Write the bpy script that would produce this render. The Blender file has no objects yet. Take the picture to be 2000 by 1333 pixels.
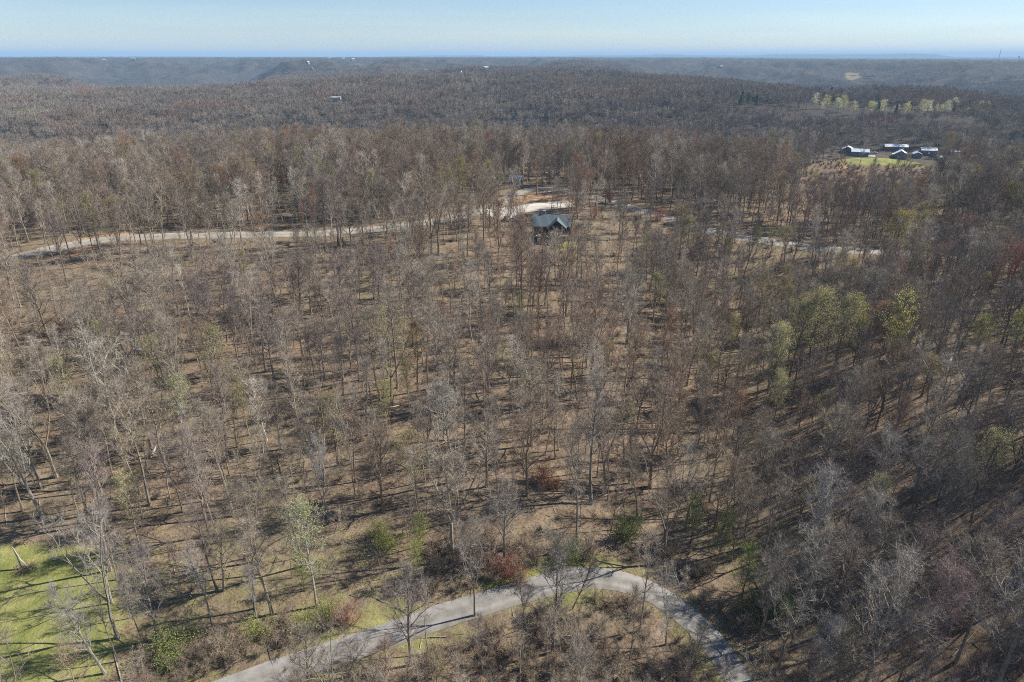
import bpy, bmesh, math, random
import numpy as np
from mathutils import Vector, Matrix
R = math.radians
scene = bpy.context.scene
COL = scene.collection

# ------------------------------------------------------------------ camera
CAM_Z = 76.0
PITCH = R(23.3)
FPX = 1290.0                       # focal length in pixels of the 2000 px wide photograph
cam_d = bpy.data.cameras.new('camera')
cam_d.sensor_width = 36.0
cam_d.lens = 36.0 * FPX / 2000.0
cam_d.clip_start = 0.5
cam_d.clip_end = 80000
cam = bpy.data.objects.new('camera', cam_d)
cam.location = (0, 0, CAM_Z)
cam.rotation_euler = (R(90) - PITCH, 0, 0)
COL.objects.link(cam)
scene.camera = cam

# ------------------------------------------------------------------ light
SUN_AZ = R(75)                     # to the right of the view direction (+Y)
SUN_EL = R(41)
SKY_STRENGTH = 0.068
SUN_STRENGTH = 5.0
HAZE = 1.05e-4
w = bpy.data.worlds.new('World'); scene.world = w
w.use_nodes = True
nt = w.node_tree
nt.nodes.clear()
sky = nt.nodes.new('ShaderNodeTexSky'); sky.sky_type = 'NISHITA'
sky.sun_disc = False
sky.sun_elevation = SUN_EL
sky.sun_rotation = SUN_AZ
sky.altitude = 300
sky.air_density = 1.0; sky.dust_density = 0.0; sky.ozone_density = 4.0
bg = nt.nodes.new('ShaderNodeBackground'); bg.inputs['Strength'].default_value = SKY_STRENGTH
out = nt.nodes.new('ShaderNodeOutputWorld')
hue_n = nt.nodes.new('ShaderNodeMix'); hue_n.data_type = 'RGBA'; hue_n.blend_type = 'MULTIPLY'; hue_n.inputs['Factor'].default_value = 1.0
hue_n.inputs[7].default_value = (0.96, 0.985, 1.09, 1)      # clear spring air
nt.links.new(sky.outputs[0], hue_n.inputs[6])
# faint streaks of high cloud
tc_ = nt.nodes.new('ShaderNodeTexCoord'); mp_ = nt.nodes.new('ShaderNodeMapping'); mp_.inputs['Scale'].default_value = (1.6, 1.6, 22)
nz_ = nt.nodes.new('ShaderNodeTexNoise'); nz_.inputs['Scale'].default_value = 2.2; nz_.inputs['Detail'].default_value = 5; nz_.inputs['Distortion'].default_value = .6
rp_ = nt.nodes.new('ShaderNodeValToRGB'); rp_.color_ramp.elements[0].position = .42; rp_.color_ramp.elements[0].color = (1, 1, 1, 1); rp_.color_ramp.elements[1].position = .72; rp_.color_ramp.elements[1].color = (1.09, 1.05, 1.02, 1)
cl_ = nt.nodes.new('ShaderNodeMix'); cl_.data_type = 'RGBA'; cl_.blend_type = 'MULTIPLY'; cl_.inputs['Factor'].default_value = 1.0
nt.links.new(tc_.outputs['Generated'], mp_.inputs['Vector']); nt.links.new(mp_.outputs[0], nz_.inputs['Vector']); nt.links.new(nz_.outputs['Fac'], rp_.inputs['Fac'])
nt.links.new(hue_n.outputs[2], cl_.inputs[6]); nt.links.new(rp_.outputs[0], cl_.inputs[7]); nt.links.new(cl_.outputs[2], bg.inputs['Color']); nt.links.new(bg.outputs[0], out.inputs['Surface'])
sl = bpy.data.lights.new('sun', 'SUN'); sl.energy = SUN_STRENGTH; sl.angle = R(0.5); sl.color = (1.0, 0.945, 0.86)
sun = bpy.data.objects.new('sun', sl); COL.objects.link(sun)
sdir = Vector((math.sin(SUN_AZ) * math.cos(SUN_EL), math.cos(SUN_AZ) * math.cos(SUN_EL), math.sin(SUN_EL)))
sun.rotation_euler = sdir.to_track_quat('Z', 'Y').to_euler()
sun.location = (200, 60, 250)
vs = scene.view_settings
vs.view_transform = 'Standard'; vs.look = 'None'; vs.exposure = 0.79; vs.gamma = 1.0
try: vs.use_curve_mapping = False
except Exception: pass
scene.cycles.use_denoising = False
scene.cycles.pixel_filter_type = 'BLACKMAN_HARRIS'; scene.cycles.filter_width = 1.05
scene.cycles.max_bounces = 5
scene.cycles.diffuse_bounces = 2
scene.cycles.volume_bounces = 0

# ------------------------------------------------------------------ noise and terrain
def _hash(ix, iy, seed):
    h = (ix.astype(np.int64) * 374761393 + iy.astype(np.int64) * 668265263 + seed * 1442695041) & 0xffffffff
    h = ((h ^ (h >> 13)) * 1274126177) & 0xffffffff
    return ((h ^ (h >> 16)) & 0xffff) / 65535.0
def vnoise(x, y, seed=0):
    x = np.asarray(x, float); y = np.asarray(y, float)
    ix = np.floor(x); iy = np.floor(y); fx = x - ix; fy = y - iy
    fx = fx * fx * fx * (fx * (fx * 6 - 15) + 10); fy = fy * fy * fy * (fy * (fy * 6 - 15) + 10)
    a = _hash(ix, iy, seed); b = _hash(ix + 1, iy, seed); c = _hash(ix, iy + 1, seed); d = _hash(ix + 1, iy + 1, seed)
    return (a * (1 - fx) + b * fx) * (1 - fy) + (c * (1 - fx) + d * fx) * fy * 1.0 - 0.0
def fbm(x, y, seed=0, o=4):
    s = 0; a = 1; t = 0
    for k in range(o):
        s = s + a * (vnoise(x * 2 ** k + 17.3 * k, y * 2 ** k - 9.1 * k, seed + k) - 0.5) * 2; t += a; a *= 0.5
    return s / t
def sstep(a, b, x):
    t = np.clip((x - a) / (b - a), 0, 1); return t * t * (3 - 2 * t)
def raydir(u, v):
    x = (u - 1000.0) / FPX; y = (666.5 - v) / FPX
    c, s = math.cos(PITCH), math.sin(PITCH)
    return np.array([x, y * s + c, y * c - s])
def plane_pt(u, v, z):
    d = raydir(u, v); t = (z - CAM_Z) / d[2]
    return d[0] * t, d[1] * t
def project(x, y, z):
    c, s = math.cos(PITCH), math.sin(PITCH)
    dz = z - CAM_Z
    depth = y * c - dz * s
    up = y * s + dz * c
    return 1000 + FPX * x / depth, 666.5 - FPX * up / depth, depth

CTRL = [  # photograph pixel and ground height there
 (480,1333,0),(640,1280,0),(800,1225,0),(950,1180,.4),(1080,1140,.8),(1180,1118,.8),(1260,1145,0),(1340,1200,-1),(1400,1260,-2),(1460,1333,-3),
 (1150,1300,-1.5),(900,1320,-1),
 (50,1130,1.5),(50,1300,.5),(220,1300,0),(0,980,5),(300,1000,4),(600,1050,2.5),(900,1040,2.5),
 (0,520,18),(60,495,19),(240,465,20),(500,460,20),(750,448,20.5),(950,418,21.5),(1030,365,23),(1150,380,23),(1250,405,21.5),(1350,440,19),(1500,472,16.5),(1700,497,14.5),(1950,515,13),
 (1080,478,18.5),(980,430,20.5),(0,700,11),(0,850,7),(500,700,10.5),(1000,700,10.5),(1000,900,5),(500,900,5.5),(1250,700,8),(1250,900,3.5),
 (1275,1050,0),(1380,850,2),(1450,720,4.5),(1540,580,8.5),
 (1700,900,9),(1960,900,16),(1700,1050,5.5),(1960,1050,11),(1700,1200,2),(1960,1250,6),(1700,700,12),(1960,700,17.5),(1600,1300,-2),(1960,590,16.5),(1700,600,12)]
_P = np.array([(*plane_pt(u, v, z), z) for u, v, z in CTRL])
_P = np.vstack([_P, [(0,20,-2),(0,-80,-4),(-120,0,0),(150,0,4),(-260,100,2),(-260,0,-2),(260,100,24),(240,0,10)]])
def _tps_k(r2): return np.where(r2 > 0, 0.5 * r2 * np.log(np.maximum(r2, 1e-9)), 0)
_n = len(_P)
_K = _tps_k(((_P[:, None, :2] - _P[None, :, :2]) ** 2).sum(-1)) + np.eye(_n) * 40.0
_A = np.zeros((_n + 3, _n + 3)); _A[:_n, :_n] = _K; _A[:_n, _n] = 1; _A[:_n, _n + 1:] = _P[:, :2]
_A[_n, :_n] = 1; _A[_n + 1:, :_n] = _P[:, :2].T
_W = np.linalg.solve(_A, np.r_[_P[:, 2], 0, 0, 0])
def _near_exact(x, y):
    s = _W[_n] + _W[_n + 1] * x + _W[_n + 2] * y
    for k in range(_n): s = s + _W[k] * _tps_k((x - _P[k, 0]) ** 2 + (y - _P[k, 1]) ** 2)
    return np.clip(s, -14, 42)
_GS = 2.0; _GX0, _GY0 = -520.0, -240.0
_hx, _hy = np.meshgrid(np.arange(_GX0, 521, _GS), np.arange(_GY0, 521, _GS)); _HM = _near_exact(_hx, _hy)
def near_z(x, y):
    """bilinear look-up in the height table of the near hillside"""
    fx = np.clip((x - _GX0) / _GS, 0, _HM.shape[1] - 1.001); fy = np.clip((y - _GY0) / _GS, 0, _HM.shape[0] - 1.001)
    ix = fx.astype(int); iy = fy.astype(int); fx = fx - ix; fy = fy - iy
    return (_HM[iy, ix] * (1 - fx) + _HM[iy, ix + 1] * fx) * (1 - fy) + (_HM[iy + 1, ix] * (1 - fx) + _HM[iy + 1, ix + 1] * fx) * fy
def poly_dist(x, y, pts):
    best = np.full(np.shape(x), 1e9)
    for (ax, ay), (bx, by) in zip(pts[:-1], pts[1:]):
        dx, dy = bx - ax, by - ay
        t = np.clip(((x - ax) * dx + (y - ay) * dy) / (dx * dx + dy * dy), 0, 1)
        best = np.minimum(best, np.hypot(x - ax - t * dx, y - ay - t * dy))
    return best
LAKE_Z = -30.0
GULLY = [(10,450),(-40,520),(-110,600),(-190,690)]
HOLLOW2 = [(-620,820),(-330,760),(-180,700)]
HOLLOW3 = [(110,330),(190,470),(330,560),(520,640)]
_TB = np.array([-.85, -.45, -.12, .08, .25, .48, .85])
_RB = np.array([400., 560, 720, 900, 1150, 1500, 2000, 2600, 3200, 3800, 4500, 5300, 6200, 9000, 14000, 40000])
_ZB = np.array([[8, 2, -24, 4, 17, 0, -14, -22, -34, 0, 24, 44, 58, 63, 64, 64],
                [8, 0, -28, 2, 17, 0, -14, -24, -35, -4, 24, 44, 58, 63, 64, 64],
                [8, -18, -16, 13, 23, 10, -10, -22, -32, -8, 20, 42, 56, 63, 64, 64],
                [5, -32, -6, 22, 29, 24, 2, -12, -20, -4, 14, 36, 50, 61, 64, 64],
                [3, -34, -8, 18, 24, 14, -14, -32, -30, -2, 14, 32, 46, 58, 64, 64],
                [6, -22, -10, 13, 12, -6, -20, -4, 8, 12, 20, 34, 46, 58, 64, 64],
                [8, -6, -10, 8, 2, -28, -38, -18, 4, 12, 20, 34, 46, 56, 62, 62]], float)
def _sm(f): return f * f * (3 - 2 * f)
def base_far(x, y, r):
    t = np.clip(x / np.maximum(y, 60), -.849, .849)
    i = np.clip(np.searchsorted(_TB, t) - 1, 0, len(_TB) - 2); f = _sm((t - _TB[i]) / (_TB[i + 1] - _TB[i]))
    rc = np.clip(r, 401, 39000); j = np.clip(np.searchsorted(_RB, rc) - 1, 0, len(_RB) - 2); h = _sm((rc - _RB[j]) / (_RB[j + 1] - _RB[j]))
    return (_ZB[i, j] * (1 - f) + _ZB[i + 1, j] * f) * (1 - h) + (_ZB[i, j + 1] * (1 - f) + _ZB[i + 1, j + 1] * f) * h
def ridged(x, y, seed, o=3): 
    s = 0; a = 1; t = 0
    for k in range(o):
        s = s + a * (1 - 2 * np.abs(vnoise(x * 2 ** k + 31.7 * k, y * 2 ** k, seed + k) * 2 - 1)); t += a; a *= .45
    return s / t
def far_z(x, y):
    r = np.hypot(x, y)
    wx = x + 190 * fbm(x / 800, y / 800, 71, 2); wy = y + 190 * fbm(x / 800, y / 800, 83, 2)
    rw = r + 240 * fbm(x / 700, y / 700, 57, 2) * sstep(700, 1300, r)
    z = base_far(x, y, rw)
    rd = ridged(wx / 400, wy / 400, 3, 2)
    z = z + np.where(rd > 0, 6 * rd, 40 * rd) * sstep(420, 620, r) * (1 - sstep(5000, 8000, r))
    z = z + 50 * ridged(wx / 800, wy / 800, 9, 3) * sstep(1350, 2300, r) * (1 - .80 * sstep(4500, 5900, r)) * (1 - .4 * sstep(.15, .4, x / np.maximum(y, 1)))
    z = z + (18 + 42 * ridged(wx / 430, wy / 430, 29, 2)) * sstep(2300, 3000, r) * (1 - sstep(5000, 6000, r))
    z = z + 7 * fbm(wx / 2300, wy / 2300, 19, 2) * sstep(4500, 8000, r)
    def bump(cx, cy, rx, ry, h): return h * np.exp(-((x - cx) / rx) ** 2 - ((y - cy) / ry) ** 2)
    z = z + bump(10, 1200, 230, 170, 6) + bump(-520, 1430, 190, 160, 20) + bump(205, 395, 85, 50, 22) + bump(590, 960, 190, 60, 12)
    if np.size(x) == 0 or np.max(r) > 300:
        h = poly_dist(x, y, GULLY); z = z - 18 * np.exp(-(h / 30) ** 2)
        h = poly_dist(wx, wy, HOLLOW2); z = z - 10 * np.exp(-(h / 50) ** 2)
        h = poly_dist(x, y, HOLLOW3); z = z - 8 * np.exp(-(h / 38) ** 2)
    z = np.where(r > 1200, np.maximum(z, LAKE_Z - 6), z)
    t = x / np.maximum(y, 1)
    # the arm of the lake that opens between the bluffs on the left
    lw = sstep(-.66, -.56, t) * (1 - sstep(-.40, -.31, t))
    z = z - lw * sstep(1150, 1500, r) * (1 - sstep(2950, 3400, r)) * np.maximum(z - (58 - .0345 * r), 0)
    z = z - lw * sstep(2700, 2900, r) * (1 - sstep(3150, 3450, r)) * np.maximum(z - LAKE_Z + 5, 0)
    cap = 52 + 5 * fbm(x / 900, y / 900, 91, 2) + 9 * fbm(x / 3000, y / 5000, 95, 2) * sstep(5500, 7500, r) - 10 * sstep(.2, .5, t)
    z = np.where((r > 2000) & (z > cap - 8), cap - 8 + 8 * (1 - np.exp(-(z - cap + 8) / 8)), z)
    # the far high country on the skyline
    z = z + 66 * sstep(14000, 18000, r) * (0.55 + 0.75 * fbm(t * 14, r / 9000, 41, 3)) * np.clip(1 - (np.abs(t - 0.22) / 0.42) ** 4, 0.12, 1)
    z = z + 46 * sstep(14500, 16000, r) * sstep(0.30, 0.40, t) * (1 - sstep(0.585, 0.615, t))
    return z
def zfun(x, y):
    x = np.asarray(x, float); y = np.asarray(y, float)
    r = np.hypot(x, y)
    wgt = sstep(315, 470, r)
    n = near_z(x, y) + 0.5 * fbm(x / 22, y / 22, 5, 2)
    if r.max() <= 315: return n
    return n * (1 - wgt) + far_z(x, y) * wgt
def zf(x, y): return float(zfun(np.array([x]), np.array([y]))[0])
def ground(u, v, tmax=30000):
    """point of the terrain seen at photograph pixel (u, v)"""
    d = raydir(u, v)
    ts = np.concatenate([np.arange(40, 700, 1.5), np.geomspace(700, tmax, 900)])
    xs, ys, zs = d[0] * ts, d[1] * ts, CAM_Z + d[2] * ts
    hit = np.nonzero(zs < zfun(xs, ys))[0]
    if len(hit) == 0: i = len(ts) - 1
    else: i = hit[0]
    if i == 0: return float(xs[0]), float(ys[0]), float(zf(xs[0], ys[0]))
    a, b = ts[i - 1], ts[i]
    for _ in range(14):
        m = (a + b) / 2
        if CAM_Z + d[2] * m < zf(d[0] * m, d[1] * m): b = m
        else: a = m
    x, y = d[0] * b, d[1] * b
    return float(x), float(y), zf(x, y)

# ------------------------------------------------------------------ helpers
def mesh_np(name, verts, faces_flat, loops, mats=(), mat_idx=None, smooth=False):
    """verts (n,3), faces_flat loop indices, loops per-face sizes"""
    me = bpy.data.meshes.new(name)
    v = np.asarray(verts, np.float32); fl = np.asarray(faces_flat, np.int32); lt = np.asarray(loops, np.int32)
    me.vertices.add(len(v)); me.vertices.foreach_set('co', v.ravel())
    me.loops.add(len(fl)); me.loops.foreach_set('vertex_index', fl)
    me.polygons.add(len(lt))
    ls = np.r_[0, np.cumsum(lt)[:-1]].astype(np.int32)
    me.polygons.foreach_set('loop_start', ls); me.polygons.foreach_set('loop_total', lt)
    for m in mats: me.materials.append(m)
    if mat_idx is not None: me.polygons.foreach_set('material_index', np.asarray(mat_idx, np.int32))
    me.polygons.foreach_set('use_smooth', np.full(len(lt), bool(smooth)))
    me.update(calc_edges=True)
    return me
class MB:
    def __init__(s): s.v = []; s.f = []; s.m = []
    def poly(s, pts, mi=0):
        b = len(s.v); s.v += [tuple(p) for p in pts]; s.f.append(list(range(b, b + len(pts)))); s.m.append(mi)
    def faces(s, pts, fs, mi=0):
        b = len(s.v); s.v += [tuple(p) for p in pts]
        for f in fs: s.f.append([b + i for i in f]); s.m.append(mi)
    def box(s, c, d, rz=0, mi=0):
        x, y, z = d[0] / 2, d[1] / 2, d[2] / 2
        P = [(-x,-y,-z),(x,-y,-z),(x,y,-z),(-x,y,-z),(-x,-y,z),(x,-y,z),(x,y,z),(-x,y,z)]
        cs, sn = math.cos(rz), math.sin(rz)
        P = [(c[0] + p[0] * cs - p[1] * sn, c[1] + p[0] * sn + p[1] * cs, c[2] + p[2]) for p in P]
        s.faces(P, [(3,2,1,0),(4,5,6,7),(0,1,5,4),(1,2,6,5),(2,3,7,6),(3,0,4,7)], mi)
    def prism(s, prof, a, b, axis=0, mi=0):
        """closed profile [(p,q)] extruded along axis from a to b; p,q are the other two axes in order"""
        n = len(prof)
        def mk(t, p, q): return (t, p, q) if axis == 0 else ((p, t, q) if axis == 1 else (p, q, t))
        P = [mk(a, *pq) for pq in prof] + [mk(b, *pq) for pq in prof]
        s.faces(P, [tuple(range(n))[::-1], tuple(range(n, 2 * n))] + [(i, (i + 1) % n, n + (i + 1) % n, n + i) for i in range(n)], mi)
    def tube(s, pts, rad, n=6, mi=0, cap=True):
        pts = [np.array(p, float) for p in pts]; b = len(s.v)
        for i, p in enumerate(pts):
            t = pts[min(i + 1, len(pts) - 1)] - pts[max(i - 1, 0)]; t /= np.linalg.norm(t) + 1e-9
            a = np.cross(t, (0.13, 0.97, 0.21)) if abs(t[1]) < .9 else np.cross(t, (1, 0, .1)); a /= np.linalg.norm(a); c = np.cross(t, a)
            for k in range(n):
                an = 2 * math.pi * k / n; s.v.append(tuple(p + rad[i] * (a * math.cos(an) + c * math.sin(an))))
        for i in range(len(pts) - 1):
            for k in range(n):
                s.f.append([b + i * n + k, b + i * n + (k + 1) % n, b + (i + 1) * n + (k + 1) % n, b + (i + 1) * n + k]); s.m.append(mi)
        if cap:
            s.f.append([b + (len(pts) - 1) * n + k for k in range(n)]); s.m.append(mi)
            s.f.append([b + k for k in range(n)][::-1]); s.m.append(mi)
    def cyl(s, c, r, h, n=12, axis=1, mi=0):
        """disc of width h centred on c around axis"""
        prof = [(r * math.cos(2 * math.pi * k / n), r * math.sin(2 * math.pi * k / n)) for k in range(n)]
        o = [i for i in range(3) if i != axis]
        s.prism([(p + c[o[0]], q + c[o[1]]) for p, q in prof], c[axis] - h / 2, c[axis] + h / 2, axis, mi)
    def mesh(s, name, mats, smooth=False, fix=True):
        if not isinstance(mats, (list, tuple)): mats = [mats]
        fl = [i for f in s.f for i in f]
        me = mesh_np(name, s.v, fl, [len(f) for f in s.f], mats, s.m, smooth)
        if fix:
            bm = bmesh.new(); bm.from_mesh(me); bmesh.ops.recalc_face_normals(bm, faces=bm.faces); bm.to_mesh(me); bm.free()
        return me
    def build(s, name, mats, parent=None, smooth=False):
        return link(name, s.mesh(name, mats, smooth), parent)
def link(name, data, parent=None, loc=None, rot=None, scale=None):
    o = bpy.data.objects.new(name, data); COL.objects.link(o)
    if parent is not None: o.parent = parent
    if loc is not None: o.location = loc
    if rot is not None: o.rotation_euler = rot
    if scale is not None: o.scale = scale
    return o
def tag(o, label=None, cat=None, group=None, kind=None):
    if label: o['label'] = label
    if cat: o['category'] = cat
    if group: o['group'] = group
    if kind: o['kind'] = kind
    return o
def empty(name, loc, rz=0, label=None, cat=None, group=None):
    o = link(name, None, loc=loc, rot=(0, 0, rz)); o.empty_display_size = 0.5
    return tag(o, label, cat, group)

# ------------------------------------------------------------------ materials
class NT:
    def __init__(s, name, rough=0.9, spec=0.2):
        s.m = bpy.data.materials.new(name); s.m.use_nodes = True; s.t = s.m.node_tree
        s.b = s.t.nodes['Principled BSDF']; s.b.inputs['Roughness'].default_value = rough
        s.b.inputs['Specular IOR Level'].default_value = spec
    def n(s, typ, **kw):
        nd = s.t.nodes.new(typ)
        for k, v in kw.items():
            if k.startswith('i_'): nd.inputs[k[2:].replace('_', ' ')].default_value = v
            else: setattr(nd, k, v)
        return nd
    def l(s, a, b): s.t.links.new(a, b)
    def coord(s, kind='Object'):
        return s.n('ShaderNodeTexCoord').outputs[kind]
    def noise(s, vec, scale, detail=4, rough=0.55, dist=0):
        nd = s.n('ShaderNodeTexNoise', i_Scale=scale, i_Detail=detail, i_Roughness=rough, i_Distortion=dist)
        s.l(vec, nd.inputs['Vector']); return nd.outputs['Fac']
    def ramp(s, fac, stops):
        nd = s.n('ShaderNodeValToRGB'); e = nd.color_ramp.elements
        while len(e) < len(stops): e.new(0.5)
        for el, (p, c) in zip(e, stops):
            el.position = p; el.color = (*c, 1) if len(c) == 3 else c
        s.l(fac, nd.inputs['Fac']); return nd.outputs['Color']
    def mix(s, fac, a, b, mode='MIX'):
        nd = s.n('ShaderNodeMix', data_type='RGBA', blend_type=mode)
        for sock, val in ((nd.inputs['Factor'], fac), (nd.inputs[6], a), (nd.inputs[7], b)):
            if hasattr(val, 'links') or hasattr(val, 'is_linked'): s.l(val, sock)
            elif isinstance(val, (int, float)): sock.default_value = val
            else: sock.default_value = (*val, 1)
        return nd.outputs[2]
    def math(s, op, a, b=0.5, clamp=False):
        nd = s.n('ShaderNodeMath', operation=op, use_clamp=clamp)
        for sock, val in ((nd.inputs[0], a), (nd.inputs[1], b)):
            if isinstance(val, (int, float)): sock.default_value = val
            else: s.l(val, sock)
        return nd.outputs[0]
    def bump(s, h, strength=0.5, dist=0.1):
        nd = s.n('ShaderNodeBump', i_Strength=strength, i_Distance=dist); s.l(h, nd.inputs['Height'])
        s.l(nd.outputs[0], s.b.inputs['Normal'])
    def attr(s, name, typ='GEOMETRY'):
        return s.n('ShaderNodeAttribute', attribute_name=name, attribute_type=typ)
    def col(s, c):
        if isinstance(c, (tuple, list)): s.b.inputs['Base Color'].default_value = (*c, 1)
        else: s.l(c, s.b.inputs['Base Color'])
        return s.m

def mat_simple(name, c, rough=0.8, var=0.18, scale=1.5, metal=0.0, spec=0.3):
    m = NT(name, rough, spec); m.b.inputs['Metallic'].default_value = metal
    f = m.noise(m.coord(), scale, 5)
    lo = tuple(x * (1 - var) for x in c); hi = tuple(min(1, x * (1 + var)) for x in c)
    return m.col(m.ramp(f, [(0.3, lo), (0.7, hi)]))
def mat_ribbed(name, c, rough=0.45, pitch=0.5, axis='X', metal=0.0):
    """standing seam or board siding"""
    m = NT(name, rough, 0.4); m.b.inputs['Metallic'].default_value = metal
    co = m.coord(); wv = m.n('ShaderNodeTexWave', wave_type='BANDS', bands_direction=axis, i_Scale=1.0 / pitch * 0.314, i_Distortion=0.0)
    m.l(co, wv.inputs['Vector'])
    f = m.noise(co, 0.9, 4)
    base = m.ramp(f, [(0.3, tuple(x * .85 for x in c)), (0.7, tuple(min(1, x * 1.1) for x in c))])
    lines = m.ramp(wv.outputs['Fac'], [(0.0, (.78, .78, .78)), (0.15, (1, 1, 1))])
    m.bump(wv.outputs['Fac'], 0.4, 0.04)
    return m.col(m.mix(1.0, base, lines, 'MULTIPLY'))

# ground: zone attribute  R = grass, G = bare clay, B = far canopy
def ground_material():
    m = NT('ground_leaf_litter', 1.0, 0.05)
    co = m.coord(); z = m.attr('zone'); sp = m.n('ShaderNodeSeparateColor'); m.l(z.outputs['Color'], sp.inputs[0])
    n1 = m.noise(co, 0.035, 5, 0.6); n2 = m.noise(co, 0.35, 6, 0.68); n3 = m.noise(co, 2.6, 6, 0.7); n4 = m.noise(co, 0.11, 4, 0.6, 0.6)
    litter = m.ramp(n2, [(0.22, (.075, .055, .039)), (0.40, (.170, .128, .091)), (0.58, (.25, .193, .138)), (0.8, (.37, .295, .215))])
    red = m.ramp(n3, [(0.25, (.11, .072, .050)), (0.5, (.22, .157, .110)), (0.75, (.345, .255, .182))])
    litter = m.mix(m.ramp(n4, [(0.42, (0, 0, 0)), (0.62, (.75, .75, .75))]), litter, red)
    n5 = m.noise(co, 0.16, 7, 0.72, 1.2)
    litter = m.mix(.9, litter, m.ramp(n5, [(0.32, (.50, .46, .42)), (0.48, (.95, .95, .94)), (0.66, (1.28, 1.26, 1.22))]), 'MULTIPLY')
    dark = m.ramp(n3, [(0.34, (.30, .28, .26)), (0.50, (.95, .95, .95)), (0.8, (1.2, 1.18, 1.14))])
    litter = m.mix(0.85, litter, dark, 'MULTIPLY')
    litter = m.mix(m.ramp(n1, [(0.45, (0, 0, 0)), (0.75, (.6, .6, .6))]), litter, (.25, .215, .125))
    grass = m.ramp(m.noise(co, 0.22, 6, 0.66), [(0.28, (.125, .15, .042)), (0.5, (.245, .25, .085)), (0.72, (.37, .335, .15))])
    g2 = m.ramp(n3, [(0.3, (.72, .72, .7)), (0.7, (1.15, 1.15, 1.1))])
    grass = m.mix(0.8, grass, g2, 'MULTIPLY')
    clay = m.ramp(n2, [(0.25, (.30, .155, .07)), (0.5, (.43, .25, .125)), (0.8, (.55, .38, .23))])
    canopy = m.ramp(m.noise(co, 0.02, 8, 0.75), [(0.3, (.022, .020, .017)), (0.5, (.050, .043, .036)), (0.7, (.088, .073, .060))])  # kept dark: the shade among the bare crowns is put into this colour
    def wob(ch, lo, hi):
        s = m.math('ADD', ch, m.math('MULTIPLY', m.math('SUBTRACT', n2, 0.5), 0.9))
        return m.ramp(s, [(lo, (0, 0, 0)), (hi, (1, 1, 1))])
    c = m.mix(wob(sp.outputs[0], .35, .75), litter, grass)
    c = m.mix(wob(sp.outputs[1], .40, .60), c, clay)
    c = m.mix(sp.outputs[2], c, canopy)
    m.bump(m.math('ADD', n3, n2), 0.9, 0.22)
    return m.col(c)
def road_material(name, light, dark, tone=1.0):
    m = NT(name, 0.92, 0.15); co = m.coord()
    a = m.noise(co, 0.5, 6, 0.7); b = m.noise(co, 9.0, 4, 0.7)
    c = m.ramp(a, [(0.3, dark), (0.62, light)])
    c = m.mix(0.5, c, m.ramp(b, [(0.3, (.7, .69, .67)), (0.7, (1.12, 1.12, 1.1))]), 'MULTIPLY')
    # wheel tracks worn along the strip (uv.y runs across it)
    uv = m.n('ShaderNodeSeparateXYZ'); m.l(m.coord('UV'), uv.inputs[0])
    tr = m.ramp(uv.outputs[1], [(0.0, (.86, .83, .76)), (0.16, (.9, .88, .83)), (0.28, (1.1, 1.1, 1.1)), (0.42, (.93, .92, .89)), (0.58, (.93, .92, .89)), (0.72, (1.1, 1.1, 1.1))])
    c = m.mix(1.0, c, tr, 'MULTIPLY'); m.bump(b, .4, .03)
    return m.col(c)

def tint_attr(m, name, fallback=None):
    return m.attr(name, 'INSTANCER').outputs['Color']
def bark_material():
    m = NT('tree_bark', 0.95, 0.1); co = m.coord()
    t = tint_attr(m, 'tint')
    n = m.noise(co, 2.2, 5, 0.7); 
    mp = m.n('ShaderNodeMapping'); mp.inputs['Scale'].default_value = (9, 9, 1.2); m.l(co, mp.inputs['Vector'])
    s = m.noise(mp.outputs[0], 1.0, 4, 0.65)
    c = m.mix(1.0, t, m.ramp(n, [(0.3, (.72, .70, .66)), (0.68, (1.3, 1.3, 1.28))]), 'MULTIPLY')
    c = m.mix(0.8, c, m.ramp(s, [(0.35, (.6, .6, .58)), (0.6, (1.1, 1.1, 1.1))]), 'MULTIPLY')
    m.bump(s, 0.6, 0.04)
    return m.col(c)
def twig_material():
    m = NT('tree_twigs', 0.9, 0.1); t = tint_attr(m, 'tint'); n = m.noise(m.coord(), 0.9, 3)
    return m.col(m.mix(1.0, t, m.ramp(n, [(0.3, (.75, .73, .72)), (0.7, (1.25, 1.22, 1.2))]), 'MULTIPLY'))
def leaf_material():
    m = NT('young_leaves', 0.7, 0.2); t = tint_attr(m, 'leaf'); n = m.noise(m.coord(), 0.8, 4, 0.6)
    c = m.mix(1.0, t, m.ramp(n, [(0.3, (.55, .6, .5)), (0.7, (1.3, 1.25, 1.1))]), 'MULTIPLY')
    m.b.inputs['Transmission Weight'].default_value = 0.0
    m.col(c)
    tr = m.n('ShaderNodeBsdfTranslucent'); m.l(c, tr.inputs['Color'])
    mx = m.n('ShaderNodeMixShader', i_Fac=0.35); m.l(m.b.outputs[0], mx.inputs[1]); m.l(tr.outputs[0], mx.inputs[2])
    m.l(mx.outputs[0], m.t.nodes['Material Output'].inputs['Surface'])
    return m.m
M_GROUND = ground_material()
M_PAVED = road_material('worn_tar_and_chip', (.29, .275, .255), (.17, .16, .15))
M_GRAVEL = road_material('pale_gravel', (.36, .33, .28), (.23, .215, .185))
M_DRIVE = road_material('cream_gravel', (.56, .53, .46), (.42, .39, .34))
M_BARK = bark_material(); M_TWIG = twig_material(); M_LEAF = leaf_material()

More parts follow.
